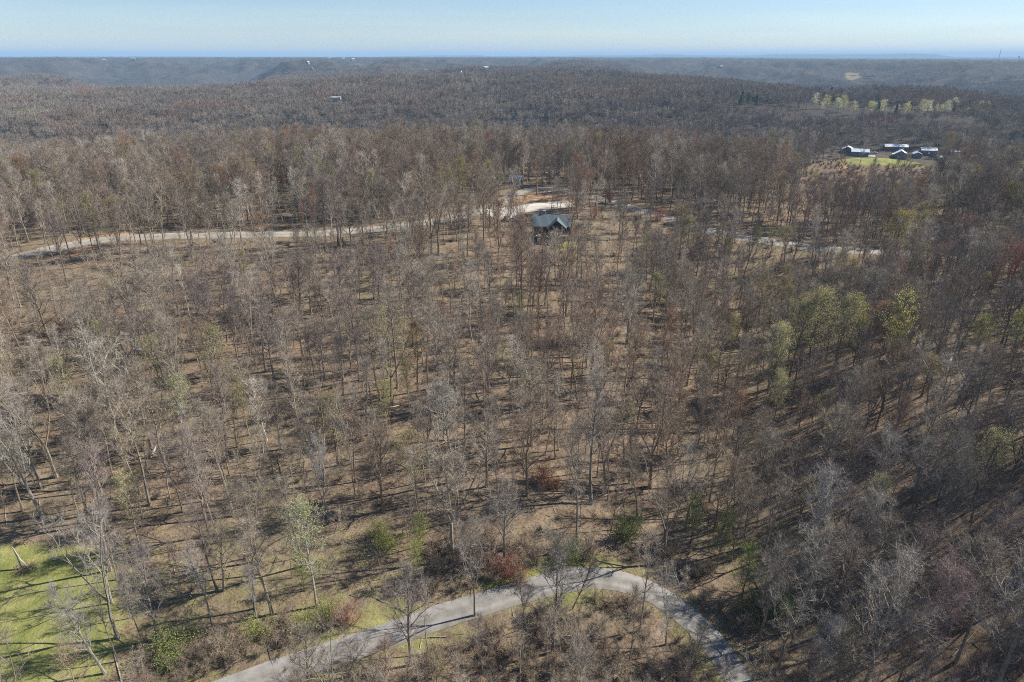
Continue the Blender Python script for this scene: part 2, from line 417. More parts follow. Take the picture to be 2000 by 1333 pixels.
# ------------------------------------------------------------------ ground sheet
ROAD_LOW_PX = [(380,1372),(480,1333),(560,1304),(640,1280),(720,1254),(800,1225),(880,1196),(950,1180),(1020,1158),(1080,1140),(1140,1124),(1195,1118),(1240,1128),(1290,1156),(1330,1190),(1370,1225),(1405,1262),(1435,1300),(1460,1340),(1490,1420)]
ROAD_RIDGE_PX = [(-140,560),(-40,528),(30,503),(90,487),(160,474),(240,465),(340,461),(440,460),(540,459),(640,457),(740,449),(820,439),(880,428),(930,416),(965,405),(990,391),(1012,377),(1040,367),(1085,370),(1130,378),(1180,392),(1230,405),(1280,421),(1330,437),(1390,453),(1450,464),(1510,474),(1580,484),(1660,491),(1750,496),(1850,500),(1960,506),(2100,516)]
DRIVE_PX = [(938,417),(975,414),(1010,411),(1045,405),(1080,402),(1120,399)]
APRON_PX = [(972,416),(985,421),(1000,427)]
def world_path(px, smooth=3):
    P = np.array([ground(u, v)[:2] for u, v in px])
    # resample finely and smooth
    d = np.r_[0, np.cumsum(np.hypot(*np.diff(P, axis=0).T))]
    s = np.arange(0, d[-1], 1.2)
    X = np.interp(s, d, P[:, 0]); Y = np.interp(s, d, P[:, 1])
    for _ in range(smooth):
        k = np.ones(7) / 7
        X[3:-3] = np.convolve(X, k, 'valid'); Y[3:-3] = np.convolve(Y, k, 'valid')
    return np.c_[X, Y]
PATH_LOW = world_path(ROAD_LOW_PX, 6); PATH_RIDGE = world_path(ROAD_RIDGE_PX, 6)
PATH_DRIVE = world_path(DRIVE_PX); PATH_APRON = world_path(APRON_PX)
def path_d(x, y, P, step=2):
    x = np.asarray(x, float); y = np.asarray(y, float); best = np.full(x.shape, 1e9)
    for px, py in P[::step]: best = np.minimum(best, np.hypot(x - px, y - py))
    return best
def strip(name, P, width, mat, lift=0.07, wob=0.5, across=6, label=None, seed=0):
    T = np.gradient(P, axis=0); T /= np.linalg.norm(T, axis=1)[:, None]; N = np.c_[-T[:, 1], T[:, 0]]
    n = len(P); wl = width / 2 * (1 + wob * .5 * fbm(np.arange(n) / 9., np.zeros(n) + seed, 7, 3)); wr = width / 2 * (1 + wob * .5 * fbm(np.arange(n) / 9., np.zeros(n) + 50 + seed, 8, 3))
    rows = []; uv = []
    for k in range(across + 1):
        t = k / across; off = -wl * (1 - t) + wr * t
        q = P + N * off[:, None]; rows.append(np.c_[q, zfun(q[:, 0], q[:, 1]) + lift - (0.04 if k in (0, across) else 0)]); uv.append(np.c_[np.arange(n) * 1.2, np.full(n, t)])
    V = np.array(rows).transpose(1, 0, 2).reshape(-1, 3); U = np.array(uv).transpose(1, 0, 2).reshape(-1, 2)
    # skirts on both edges so that the strip has a real edge
    c = across + 1; F = []
    for i in range(n - 1):
        for k in range(across): F.append((i * c + k, (i + 1) * c + k, (i + 1) * c + k + 1, i * c + k + 1))
    F = np.array(F)[:, ::-1]
    me = mesh_np(name, V, F.ravel(), np.full(len(F), 4), [mat], smooth=True)
    ul = me.uv_layers.new(name='UVMap'); ul.data.foreach_set('uv', U[F.ravel()].astype(np.float32).ravel())
    if len(me.polygons) and me.polygons[0].normal.z < 0: me.flip_normals()
    o = link(name, me); o['kind'] = 'structure'; return o

def in_poly_px(u, v, poly):
    inside = np.zeros(np.shape(u), bool); j = len(poly) - 1
    for i in range(len(poly)):
        (xi, yi), (xj, yj) = poly[i], poly[j]
        cnd = ((yi > v) != (yj > v)) & (u < (xj - xi) * (v - yi) / (yj - yi + 1e-9) + xi)
        inside ^= cnd; j = i
    return inside
def world_poly(px): return [ground(u, v)[:2] for u, v in px]
LAWN = world_poly([(-300,1055),(60,1068),(150,1072),(200,1115),(215,1190),(205,1260),(175,1330),(120,1420),(-300,1420)])
GRASSY = world_poly([(150,1060),(420,1010),(700,1030),(900,1075),(880,1150),(640,1235),(420,1330),(200,1420),(140,1300),(180,1180)])
LOOP = world_poly([(985,397),(1020,379),(1060,376),(1120,382),(1125,396),(1060,397),(1010,405)])
YARD = world_poly([(1060,478),(1120,470),(1140,483),(1080,497)])
BANK = world_poly([(60,489),(170,463),(250,452),(260,460),(180,470),(100,484)])
BANK2 = world_poly([(120,492),(185,480),(190,490),(130,503)])
HILL_LAWN = world_poly([(1592,306),(1615,300),(1660,298),(1760,302),(1850,307),(1950,318),(1940,328),(1830,327),(1750,326),(1690,323),(1640,320),(1598,315)])
HILL_CLAY = world_poly([(1628,312),(1650,313),(1658,330),(1640,333)])
CLEAR_FAR = world_poly([(1652,150),(1676,150),(1678,157),(1655,158)])
def soft_in(x, y, poly, px=0): return in_poly_px(x, y, poly).astype(float)

ys = [-60.0]
while ys[-1] < 27000:
    y = ys[-1]; ys.append(y + max(1.25, 0.0075 * (y - 60)))
ys = np.array(ys); NC = 440
tt = np.linspace(-1, 1, NC); tt = 0.75 * tt + 0.25 * tt ** 3
GX = tt[None, :] * (190 + 1.05 * np.maximum(ys, 0))[:, None]; GY = np.repeat(ys[:, None], NC, 1)
GZ = zfun(GX, GY)
rr = np.hypot(GX, GY)
# rough tree-canopy relief where the wood is too far off to be built tree by tree
GZ = GZ + (10 + 8 * fbm(GX / 48, GY / 48, 61, 2) + 6 * fbm(GX / 19, GY / 24, 63, 1)) * sstep(2350, 2750, rr) * (GZ > LAKE_Z + 1.5)
nr = len(ys)
idx = np.arange(nr * NC).reshape(nr, NC)
F = np.stack([idx[:-1, :-1], idx[:-1, 1:], idx[1:, 1:], idx[1:, :-1]], -1).reshape(-1, 4)
gme = mesh_np('ground', np.stack([GX, GY, GZ], -1).reshape(-1, 3), F.ravel(), np.full(len(F), 4), [M_GROUND], smooth=True)
near = rr < 520
Z = np.zeros((nr, NC, 4), np.float32); Z[..., 3] = 1
gx, gy = GX[near], GY[near]
dl = path_d(gx, gy, PATH_LOW); dr = np.minimum(path_d(gx, gy, PATH_RIDGE), path_d(gx, gy, PATH_DRIVE))
def blur_in(poly, R_, n=14):
    a = np.random.default_rng(3); s = 0
    for k in range(n): s = s + soft_in(gx + a.normal() * R_, gy + a.normal() * R_, poly)
    return s / n
grass = blur_in(LAWN, 2.2) * 1.05 + blur_in(GRASSY, 3.5) * 0.43
grass = np.maximum(grass, (0.30 + .45 * vnoise(gx / 9, gy / 9, 31)) * np.exp(-(np.maximum(dl - 3, 0) / 5) ** 2))
grass = np.maximum(grass, soft_in(gx, gy, YARD) * .9); grass = np.maximum(grass, soft_in(gx, gy, HILL_LAWN) * 1.3)
clay = 0.42 * np.exp(-(np.maximum(dr - 4.5, 0) / 2.2) ** 2) * (0.25 + 1.0 * vnoise(gx / 16, gy / 16, 77))
clay = np.maximum(clay, soft_in(gx, gy, LOOP) * 0.46); clay = np.maximum(clay, soft_in(gx, gy, BANK) * .5); clay = np.maximum(clay, soft_in(gx, gy, BANK2) * .65); clay = np.maximum(clay, soft_in(gx, gy, HILL_CLAY) * .8)
Z[..., 0][near] = grass; Z[..., 1][near] = clay
fr = soft_in(GX, GY, CLEAR_FAR); Z[..., 0] = np.maximum(Z[..., 0], fr * .45)
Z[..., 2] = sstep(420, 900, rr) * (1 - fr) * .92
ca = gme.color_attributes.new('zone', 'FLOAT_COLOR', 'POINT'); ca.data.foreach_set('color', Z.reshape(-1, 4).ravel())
g = link('ground', gme); g['kind'] = 'structure'

tag(strip('lower_road', PATH_LOW, 4.2, M_PAVED, lift=0.09, wob=.3, seed=3), 'grey tar and chip road bending below the wood', 'road')
tag(strip('gravel_road', PATH_RIDGE, 6.8, M_GRAVEL, lift=0.10, wob=.5, seed=9), 'pale gravel road along the wooded ridge', 'road')
tag(strip('driveway', PATH_DRIVE, 9.0, M_DRIVE, lift=0.14, wob=.4, seed=19), 'pale gravel driveway behind the dark log house', 'driveway')
tag(strip('parking_apron', PATH_APRON, 10.0, M_DRIVE, lift=0.18, wob=.4, seed=23), 'cream gravel parking patch beside the dark log house', 'parking')
# the lake in the gorge
mw = NT('lake_water', 0.12, 0.5); mw.bump(mw.noise(mw.coord(), .12, 4), .15, .4); M_WATER = mw.col((.05, .085, .10))
lb = MB(); lb.poly([(-8000, 1800, LAKE_Z), (3000, 1800, LAKE_Z), (3000, 6200, LAKE_Z), (-8000, 6200, LAKE_Z)])
lk = lb.build('lake', M_WATER); tag(lk, 'narrow blue lake at the foot of the far bluffs', 'lake', kind='structure')
# ------------------------------------------------------------------ trees: a trunk mesh and a crown mesh for each form
class TriMesh:
    def __init__(s): s.V = []; s.F = []; s.L = []; s.M = []; s.nv = 0
    def tube(s, pts, rad, n=5, mi=0):
        pts = np.asarray(pts, float); m = len(pts)
        t = np.gradient(pts, axis=0); t /= np.linalg.norm(t, axis=1)[:, None] + 1e-9
        ref = np.array([0.31, 0.2, 0.93]) if abs(t[0, 2]) < .8 else np.array([0.9, 0.4, 0.1])
        a = np.cross(t, ref); a /= np.linalg.norm(a, axis=1)[:, None] + 1e-9; b = np.cross(t, a)
        an = np.arange(n) * 2 * math.pi / n
        ring = pts[:, None, :] + np.asarray(rad)[:, None, None] * (a[:, None, :] * np.cos(an)[None, :, None] + b[:, None, :] * np.sin(an)[None, :, None])
        s.V.append(ring.reshape(-1, 3)); o = s.nv
        for i in range(m - 1):
            for k in range(n):
                k2 = (k + 1) % n
                s.F.extend((o + i * n + k, o + i * n + k2, o + (i + 1) * n + k2, o + (i + 1) * n + k)); s.L.append(4); s.M.append(mi)
        s.F.extend(o + (m - 1) * n + k for k in range(n)); s.L.append(n); s.M.append(mi)
        s.nv += m * n
    def spikes(s, base, tip, wid, rng, mi=0):
        """many thin tapering shoots at once"""
        base = np.asarray(base); tip = np.asarray(tip); d = tip - base
        r = rng.normal(size=d.shape); w = np.cross(d, r); w /= np.linalg.norm(w, axis=1)[:, None] + 1e-9
        w *= np.asarray(wid).reshape(-1, 1) / 2
        v = np.stack([base - w, base + w, tip], 1).reshape(-1, 3); k = len(base)
        s.V.append(v); s.F.extend((np.arange(3 * k) + s.nv).tolist()); s.L.extend([3] * k); s.M.extend([mi] * k); s.nv += 3 * k
    def leaves(s, c, size, rng, mi=1):
        c = np.asarray(c); k = len(c); a = rng.normal(size=(k, 3)); a /= np.linalg.norm(a, axis=1)[:, None]
        b = np.cross(a, rng.normal(size=(k, 3))); b /= np.linalg.norm(b, axis=1)[:, None]
        sz = (size * rng.uniform(.6, 1.3, k))[:, None]
        v = np.stack([c - a * sz * .6, c + b * sz * .4, c + a * sz * .6, c - b * sz * .4], 1).reshape(-1, 3)
        s.V.append(v); s.F.extend((np.arange(4 * k) + s.nv).tolist()); s.L.extend([4] * k); s.M.extend([mi] * k); s.nv += 4 * k
    def mesh(s, name, mats): return mesh_np(name, np.concatenate(s.V), s.F, s.L, mats, s.M, smooth=False)

def unit(v): return v / (np.linalg.norm(v) + 1e-9)
def wander(p0, d, L, n, curl, up, rng):
    pts = [np.array(p0, float)]; d = unit(np.array(d, float))
    for k in range(n):
        d = unit(d + rng.normal(size=3) * curl + np.array([0, 0, up])); pts.append(pts[-1] + d * L / n)
    return np.array(pts), d
def grow(name, seed, H=22, clear=.5, R0=4.0, r0=.2, prim=16, sec=6, twig=9, ang=(30, 60), fork=0, twl=1.3, tww=.030, lean=.02, leaf=0, leafsize=.22, twig_up=.25, profile='round', subs=1):
    rng = np.random.default_rng(seed)
    T, C = TriMesh(), TriMesh()
    stems = []
    main, _ = wander((0, 0, -0.4), (rng.normal() * lean, rng.normal() * lean, 1), H * .96, 9, .035, .02, rng)
    tt = np.linspace(0, 1, 10); rad = r0 * (1 - tt) ** .75 + .025; rad[0] *= 1.35
    if fork:
        k = int(9 * clear); T.tube(main[:k + 1], rad[:k + 1], 6)
        for q in range(fork):
            a = q * 2 * math.pi / fork + rng.uniform(0, 1); sp = rng.uniform(.22, .42)
            st, _ = wander(main[k], (math.cos(a) * sp, math.sin(a) * sp, 1), (H - main[k][2]) * rng.uniform(.88, 1.04), 6, .06, .05, rng)
            T.tube(st, np.linspace(rad[k] * .75, .03, 7), 5); stems.append((st, rad[k] * .75, 0.12))
    else:
        T.tube(main, rad, 6); stems.append((main, r0, clear))
    B0, B1, BW, tips = [], [], [], []
    np_each = max(3, prim // len(stems))
    for st, rs, c0 in stems:
        n = len(st) - 1
        for k in range(np_each):
            f = c0 + (1 - c0) * ((k + rng.uniform(0, .9)) / np_each) ** .9
            f = min(f, .985); i = min(int(f * n), n - 1); p = st[i] + (st[i + 1] - st[i]) * (f * n - i)
            g = (f - c0) / (1 - c0 + 1e-6)
            pr = {'round': math.sin(math.pi * (.16 + .76 * g)) , 'vase': .35 + .65 * (1 - g) ** .6, 'cone': 1.0 - .85 * g, 'flat': 1 - .55 * g}[profile]
            L = R0 * pr * rng.uniform(.75, 1.2) * (1.25 if fork else 1)
            az = k * 2.4 + rng.uniform(-.5, .5) + seed; al = R(rng.uniform(*ang)) * (1 - .45 * g)
            d = (math.cos(az) * math.sin(al), math.sin(az) * math.sin(al), math.cos(al))
            rb = max(.022, rs * (1 - f) ** .7 * .55 + .018)
            br, dd = wander(p, d, L, 4, .13, .07, rng)
            (T if rb > .055 else C).tube(br, np.linspace(rb, .016, 5), 4 if rb > .05 else 3)
            for j in range(sec):
                ff = .22 + .76 * (j + rng.uniform(0, .8)) / sec; q = min(int(ff * 4), 3); bp = br[q] + (br[q + 1] - br[q]) * (ff * 4 - q)
                bd = unit(br[q + 1] - br[q]); sd = unit(bd + rng.normal(size=3) * .62 + np.array([0, 0, twig_up]))
                Ls = L * rng.uniform(.28, .52) * (1.15 - .45 * ff)
                sb, _ = wander(bp, sd, Ls, 2, .16, .08, rng)
                C.tube(sb, np.linspace(rb * .38 + .008, .009, 3), 3)
                m = twig; ft = rng.uniform(.15, 1, m); base = np.where(ft[:, None] < .5, sb[0] + (sb[1] - sb[0]) * ft[:, None] * 2, sb[1] + (sb[2] - sb[1]) * (ft[:, None] * 2 - 1))
                dirs = unit(sb[2] - sb[0]) + rng.normal(size=(m, 3)) * .62 + np.array([0, 0, twig_up]); dirs /= np.linalg.norm(dirs, axis=1)[:, None]
                ln = twl * rng.uniform(.45, 1.15, (m, 1)); tip = base + dirs * ln
                B0.append(base); B1.append(tip); BW.append(np.full(m, tww))
                for _ in range(subs):   # finer side shoots
                    fb = rng.uniform(.25, .9, (m, 1)); b2 = base + dirs * ln * fb
                    d2 = dirs + rng.normal(size=(m, 3)) * .75 + np.array([0, 0, twig_up * .6]); d2 /= np.linalg.norm(d2, axis=1)[:, None]
                    t2 = b2 + d2 * ln * rng.uniform(.35, .75, (m, 1)); B0.append(b2); B1.append(t2); BW.append(np.full(m, tww * .75)); tips.append(t2)
                tips.append(tip)
    C.spikes(np.concatenate(B0), np.concatenate(B1), np.concatenate(BW), rng)
    mats = [M_TWIG]
    if leaf:
        tp = np.concatenate(tips); sel = rng.integers(0, len(tp), int(len(tp) * leaf))
        C.leaves(tp[sel] + rng.normal(size=(len(sel), 3)) * .14, leafsize, rng); mats = [M_TWIG, M_LEAF]
    tm = T.mesh(name + '_trunk', [M_BARK]); cm = C.mesh(name + '_crown', mats)
    return tm, cm, float(main[-1][2])
def grow_shrub(name, seed, H=3.0, R0=2.0, stems=9, twig=60, leaf=0, leafsize=.2, tww=.026):
    rng = np.random.default_rng(seed); T, C = TriMesh(), TriMesh(); B0, B1, tips = [], [], []
    for k in range(stems):
        a = k * 2.4; sp = rng.uniform(.15, .8) * R0 / H * 1.1
        st, _ = wander((rng.normal() * .25, rng.normal() * .25, -.15), (math.cos(a) * sp, math.sin(a) * sp, 1), H * rng.uniform(.7, 1.1), 4, .18, -.03, rng)
        T.tube(st, np.linspace(.045, .012, 5), 3)
        f = rng.uniform(.15, 1, twig) * 4; i = np.minimum(f.astype(int), 3); base = st[i] + (st[i + 1] - st[i]) * (f - i)[:, None]
        d = rng.normal(size=(twig, 3)) + np.array([math.cos(a) * .5, math.sin(a) * .5, .55]); d /= np.linalg.norm(d, axis=1)[:, None]
        tip = base + d * H * rng.uniform(.12, .34, (twig, 1)); B0.append(base); B1.append(tip); tips.append(tip)
        b2 = base + (tip - base) * .5; d2 = d + rng.normal(size=(twig, 3)) * .7; d2 /= np.linalg.norm(d2, axis=1)[:, None]
        t2 = b2 + d2 * H * rng.uniform(.08, .2, (twig, 1)); B0.append(b2); B1.append(t2); tips.append(t2)
    b = np.concatenate(B0); C.spikes(b, np.concatenate(B1), np.full(len(b), tww), rng); mats = [M_TWIG]
    if leaf:
        tp = np.concatenate(tips); c = np.repeat(tp, leaf, 0); C.leaves(c + rng.normal(size=c.shape) * .30, leafsize, rng); mats = [M_TWIG, M_LEAF]
    return T.mesh(name + '_stems', [M_BARK]), C.mesh(name + '_foliage', mats), H
def grow_pine(name, seed, H=17, R0=2.6):
    rng = np.random.default_rng(seed); T, C = TriMesh(), TriMesh()
    T.tube(np.array([(0, 0, -.4), (0, 0, H * .5), (0, 0, H)]), [.2, .12, .02], 5); B0, B1, tips = [], [], []
    for k in range(64):
        f = .16 + .82 * k / 64; L = R0 * (1.05 - f) * rng.uniform(.7, 1.2) + .3; a = k * 2.4 + rng.uniform(-.3, .3)
        br = np.array([(0, 0, f * H), (math.cos(a) * L * .6, math.sin(a) * L * .6, f * H + .1), (math.cos(a) * L, math.sin(a) * L, f * H + .15)])
        C.tube(br, [.04, .03, .01], 3)
        m = 34; q = rng.uniform(.2, 1, (m, 1)); tips.append(br[0] + (br[2] - br[0]) * q + rng.normal(size=(m, 3)) * .26)
    C.leaves(np.concatenate(tips), .5, rng)
    return T.mesh(name + '_trunk', [M_BARK]), C.mesh(name + '_crown', [M_TWIG, M_LEAF]), H

FORMS = {}      # name -> list of (trunk mesh, crown mesh, height)
def form(kind, n, fn, **kw): FORMS[kind] = [fn(kind, 100 * len(FORMS) + 7 * k + 3, **kw) for k in range(n)]
form('tall', 5, grow, H=22, clear=.40, R0=4.6, r0=.20, prim=21, sec=6, twig=11, ang=(28, 62), subs=2, twl=1.35, tww=.030)
form('pole', 4, grow, H=17, clear=.46, R0=2.6, r0=.115, prim=15, sec=5, twig=9, ang=(25, 60), twl=1.1, subs=2, tww=.025)
form('broad', 4, grow, H=18, clear=.26, R0=6.2, r0=.25, prim=22, sec=8, twig=12, ang=(30, 68), profile='vase', twl=1.35, subs=2, tww=.028)
form('forked', 4, grow, H=21, clear=.34, R0=3.9, r0=.23, prim=22, sec=6, twig=11, ang=(25, 58), fork=3, subs=2, tww=.028)
form('under', 3, grow, H=9, clear=.18, R0=3.0, r0=.075, prim=12, sec=5, twig=8, ang=(35, 72), profile='flat', twl=.95, tww=.022, subs=2, lean=.08)
form('budding', 3, grow, H=18, clear=.34, R0=4.8, r0=.19, prim=19, sec=6, twig=8, ang=(28, 62), leaf=1.35, leafsize=.15, subs=2)
form('leafy', 2, grow, H=12, clear=.15, R0=3.8, r0=.14, prim=17, sec=6, twig=6, ang=(35, 70), leaf=2.4, leafsize=.15, subs=1, tww=.03, profile='flat')
form('shrub_bare', 3, grow_shrub, H=3.2, R0=2.6, stems=11, twig=70)
form('shrub_green', 2, grow_shrub, H=3.4, R0=2.3, stems=11, twig=40, leaf=3, leafsize=.115)
form('shrub_red', 2, grow_shrub, H=3.6, R0=2.6, stems=12, twig=70, leaf=1, leafsize=.085)
form('pine', 2, grow_pine)

# far canopy: a 30 m patch of many simple crowns, used only where single trees are a few pixels high
def canopy_patch(seed, n=20):
    rng = np.random.default_rng(seed); C = TriMesh()
    for k in range(n):
        x, y = rng.uniform(-16, 16, 2); H = rng.uniform(14, 21); r = rng.uniform(2.8, 5.2)
        C.tube(np.array([(x, y, -5), (x + rng.normal() * .3, y, H * .9)]), [.22, .05], 3)
        m = 120; th = rng.uniform(0, 6.283, m); cu = rng.uniform(-.45, 1, m); su = np.sqrt(1 - cu * cu); rv = rng.uniform(.62, 1.05, m)
        d = np.c_[su * np.cos(th), su * np.sin(th), cu * .95]; c0 = np.array([x, y, H * .66])
        q = np.array([r, r, H * .34]); base = c0 + d * q * (rv - .42)[:, None] - np.array([0, 0, 1.0]); tip = c0 + d * q * rv[:, None]
        C.spikes(base, tip, np.full(m, .20), rng)
    return C.mesh('canopy_patch', [M_TWIG])
PATCHES = [canopy_patch(900 + k) for k in range(4)]

rnd = random.Random(11)
rng0 = np.random.default_rng(5)
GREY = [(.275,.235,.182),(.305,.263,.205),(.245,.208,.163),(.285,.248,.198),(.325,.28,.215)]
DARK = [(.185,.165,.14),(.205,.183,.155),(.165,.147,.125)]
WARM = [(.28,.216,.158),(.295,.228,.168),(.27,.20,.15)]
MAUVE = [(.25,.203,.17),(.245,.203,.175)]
PALE = [(.40,.365,.305),(.45,.41,.345)]
REDB = [(.32,.185,.14),(.32,.195,.14)]
OLIVE = [(.30,.265,.14),(.29,.255,.155)]
CLEAR_PTS = []          # (x, y, radius) kept free of scattered trees
def choose_tint(x, y):
    v = fbm(np.array([x / 55.]), np.array([y / 55.]), 201, 3)[0] + rnd.gauss(0, .28)
    u, vv, d = project(x, y, 12.0)
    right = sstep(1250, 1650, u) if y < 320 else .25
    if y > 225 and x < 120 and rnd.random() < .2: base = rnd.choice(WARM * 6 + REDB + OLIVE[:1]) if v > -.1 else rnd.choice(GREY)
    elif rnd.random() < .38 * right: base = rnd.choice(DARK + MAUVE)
    elif v > .42: base = rnd.choice(WARM)
    elif v < -.42: base = rnd.choice(MAUVE)
    elif rnd.random() < (.22 if y > 200 else .13): base = rnd.choice(PALE)
    elif rnd.random() < .04: base = rnd.choice(OLIVE)
    elif rnd.random() < .025 and y > 180: base = rnd.choice(REDB)
    else: base = rnd.choice(GREY)
    k = rnd.uniform(.85, 1.15)
    return tuple(c * k for c in base)

# ---- scattered trees of the wood, on a jittered grid
def scatter(x0, x1, y0, y1, s):
    nx, ny = int((x1 - x0) / s), int((y1 - y0) / s)
    gx, gy = np.meshgrid(np.arange(nx), np.arange(ny))
    gx = gx + .5 * (gy % 2)
    x = x0 + (gx + rng0.uniform(-.46, .46, gx.shape)) * s; y = y0 + (gy + rng0.uniform(-.46, .46, gy.shape)) * s
    return x.ravel(), y.ravel()
def keep_mask(x, y, near=True):
    k = np.abs(x) < .84 * y + 48
    if near:
        k &= path_d(x, y, PATH_LOW) > 4.2
        k &= path_d(x, y, PATH_RIDGE) > 5.6
        k &= path_d(x, y, PATH_DRIVE) > 6.5
        k &= path_d(x, y, PATH_APRON) > 6.0
    for poly in (LAWN, HILL_LAWN, BANK2): k &= ~in_poly_px(x, y, poly)
    k &= ~(in_poly_px(x, y, LOOP) & (rng0.uniform(size=x.shape) < .8))
    k &= ~(in_poly_px(x, y, YARD) & (rng0.uniform(size=x.shape) < .85))
    for px, py, pr in CLEAR_PTS: k &= np.hypot(x - px, y - py) > pr
    return k
# ------------------------------------------------------------------ buildings and vehicles first claim their ground
def claim(x, y, r): CLEAR_PTS.append((x, y, r))
M_DARKLOG = mat_ribbed('dark_stained_logs', (.045, .034, .028), .7, .25, 'Z')
M_TEALROOF = mat_ribbed('weathered_blue_grey_metal_roof', (.13, .165, .175), .42, .45, 'X', .15)
M_WHITEROOF = mat_ribbed('white_metal_roof', (.86, .87, .88), .5, .6, 'X')
M_GREYROOF = mat_ribbed('light_blue_grey_metal_roof', (.60, .67, .72), .45, .6, 'X')
M_NAVY = mat_ribbed('dark_blue_siding', (.060, .085, .115), .6, .35, 'Z')
M_SLATE = mat_ribbed('slate_blue_siding', (.085, .115, .140), .6, .35, 'Z')
M_BROWNWALL = mat_ribbed('brown_siding', (.13, .085, .065), .7, .3, 'Z')
M_REDWALL = mat_ribbed('faded_red_siding', (.36, .10, .075), .7, .3, 'Z')
M_PALEWALL = mat_ribbed('off_white_siding', (.55, .54, .50), .7, .3, 'Z')
M_TRIM = mat_simple('white_trim', (.72, .72, .70), .5, .05)
M_DARKTRIM = mat_simple('dark_timber_trim', (.07, .05, .04), .7, .15)
M_CHIMNEY = mat_simple('grey_stone', (.28, .26, .24), .9, .3, 3)
M_CONCRETE = mat_simple('pale_concrete', (.56, .53, .48), .9, .12, 1.2)
M_TIMBER = mat_simple('weathered_deck_timber', (.20, .17, .14), .8, .25, 4)
M_PANE = mat_simple('dark_window_glass', (.02, .026, .032), .08, .1); M_PANE.node_tree.nodes['Principled BSDF'].inputs['Specular IOR Level'].default_value = .6
M_TYRE = mat_simple('black_rubber', (.02, .02, .02), .85); M_RIM = mat_simple('steel_rim', (.45, .45, .46), .35, .05, 1, .8)
M_STEEL = mat_simple('galvanised_steel', (.42, .44, .46), .45, .1, 2, .6)

def gable(mb_wall, mb_roof, L, W, h, rise, over=.45, th=.16, base=-1.5, x0=0, y0=0):
    """gable block, ridge along x, centred on x0,y0"""
    mb_wall.prism([(y0 - W / 2, base), (y0 + W / 2, base), (y0 + W / 2, h), (y0, h + rise), (y0 - W / 2, h)], x0 - L / 2, x0 + L / 2, 0)
    sl = rise / (W / 2); ye = W / 2 + over; ze = h - over * sl + .03; zr = h + rise + .03
    mb_roof.prism([(y0 - ye, ze), (y0, zr), (y0 + ye, ze), (y0 + ye, ze + th), (y0, zr + th * 1.15), (y0 - ye, ze + th)], x0 - L / 2 - over, x0 + L / 2 + over, 0)
def window(parent, c, wd, ht, face, frame=M_TRIM):
    """window on a wall; face is the outward axis and sign, e.g. ('y', -1)"""
    f, p = MB(), MB(); ax, sg = face; t = .08
    def bx(mb, dx, dz, a, b, off, th):
        if ax == 'y': mb.box((c[0] + dx, c[1] + sg * off, c[2] + dz), (a, th, b))
        else: mb.box((c[0] + sg * off, c[1] + dx, c[2] + dz), (th, a, b))
    bx(f, 0, ht / 2 - t / 2, wd, t, .035, .07); bx(f, 0, -ht / 2 + t / 2, wd, t, .035, .07)
    bx(f, -wd / 2 + t / 2, 0, t, ht - 2 * t, .035, .07); bx(f, wd / 2 - t / 2, 0, t, ht - 2 * t, .035, .07)
    if wd > 1.2: bx(f, 0, 0, t * .7, ht - 2 * t, .030, .06)
    o = f.build('window', frame, parent); bx(p, 0, 0, wd - 2 * t, ht - 2 * t, .008, .03); p.build('pane', M_PANE, o); return o
def house(name, u, v, rz, label, cat, L=12, W=8, h=3, rise=2, wallm=M_NAVY, roofm=M_WHITEROOF, wins=(), door=None, chimney=None, porch=None, at=None, group=None, clear=None, dz=0):
    x, y, z = ground(u, v) if at is None else (*at, zf(*at))
    root = empty(name, (x, y, z + dz), rz, label, cat, group); wb, rb = MB(), MB(); gable(wb, rb, L, W, h, rise)
    wb.build('wall', wallm, root); ro = rb.build('roof', roofm, root)
    for (face, a, zc, wd, ht) in wins:
        if face[0] == 'y': window(root, (a, face[1] * W / 2, zc), wd, ht, face)
        else: window(root, (face[1] * L / 2, a, zc), wd, ht, face)
    if door:
        face, a = door; d = MB()
        if face[0] == 'y': d.box((a, face[1] * (W / 2 + .03), 1.05), (1.0, .1, 2.1))
        else: d.box((face[1] * (L / 2 + .03), a, 1.05), (.1, 1.0, 2.1))
        do = d.build('door', M_TRIM, root)
        k = MB(); k.box(((a + .35) if face[0] == 'y' else face[1] * (L / 2 + .11), face[1] * (W / 2 + .11) if face[0] == 'y' else a + .35, 1.0), (.08, .08, .08)); k.build('handle', M_STEEL, do)
    if chimney:
        c = MB(); c.box((chimney[0], chimney[1], h + rise * .6), (.9, .9, rise + 2.2)); c.box((chimney[0], chimney[1], h + rise * .6 + rise / 2 + 1.16), (1.1, 1.1, .12)); c.build('chimney', M_CHIMNEY, ro)
    if porch:   # (face, length, depth) lean-to on the y side
        sg, pl, pd, px = porch; p = MB(); yw = sg * W / 2
        prof = [(yw + sg * .02, h - .1), (yw + sg * pd, h - .75), (yw + sg * pd, h - .60), (yw + sg * .02, h + .05)]
        p.prism(prof, px - pl / 2, px + pl / 2, 0); p.build('porch_roof', roofm, root)
        for k in range(3):
            q = MB(); q.box((px - pl / 2 + .2 + k * (pl - .4) / 2, yw + sg * (pd - .2), (h - .78) / 2 - .5), (.14, .14, h - .78 + 1.0)); q.build('porch_post', M_TRIM, root)
    claim(x, y, clear or max(L, W) * .62 + 1.5)
    return root

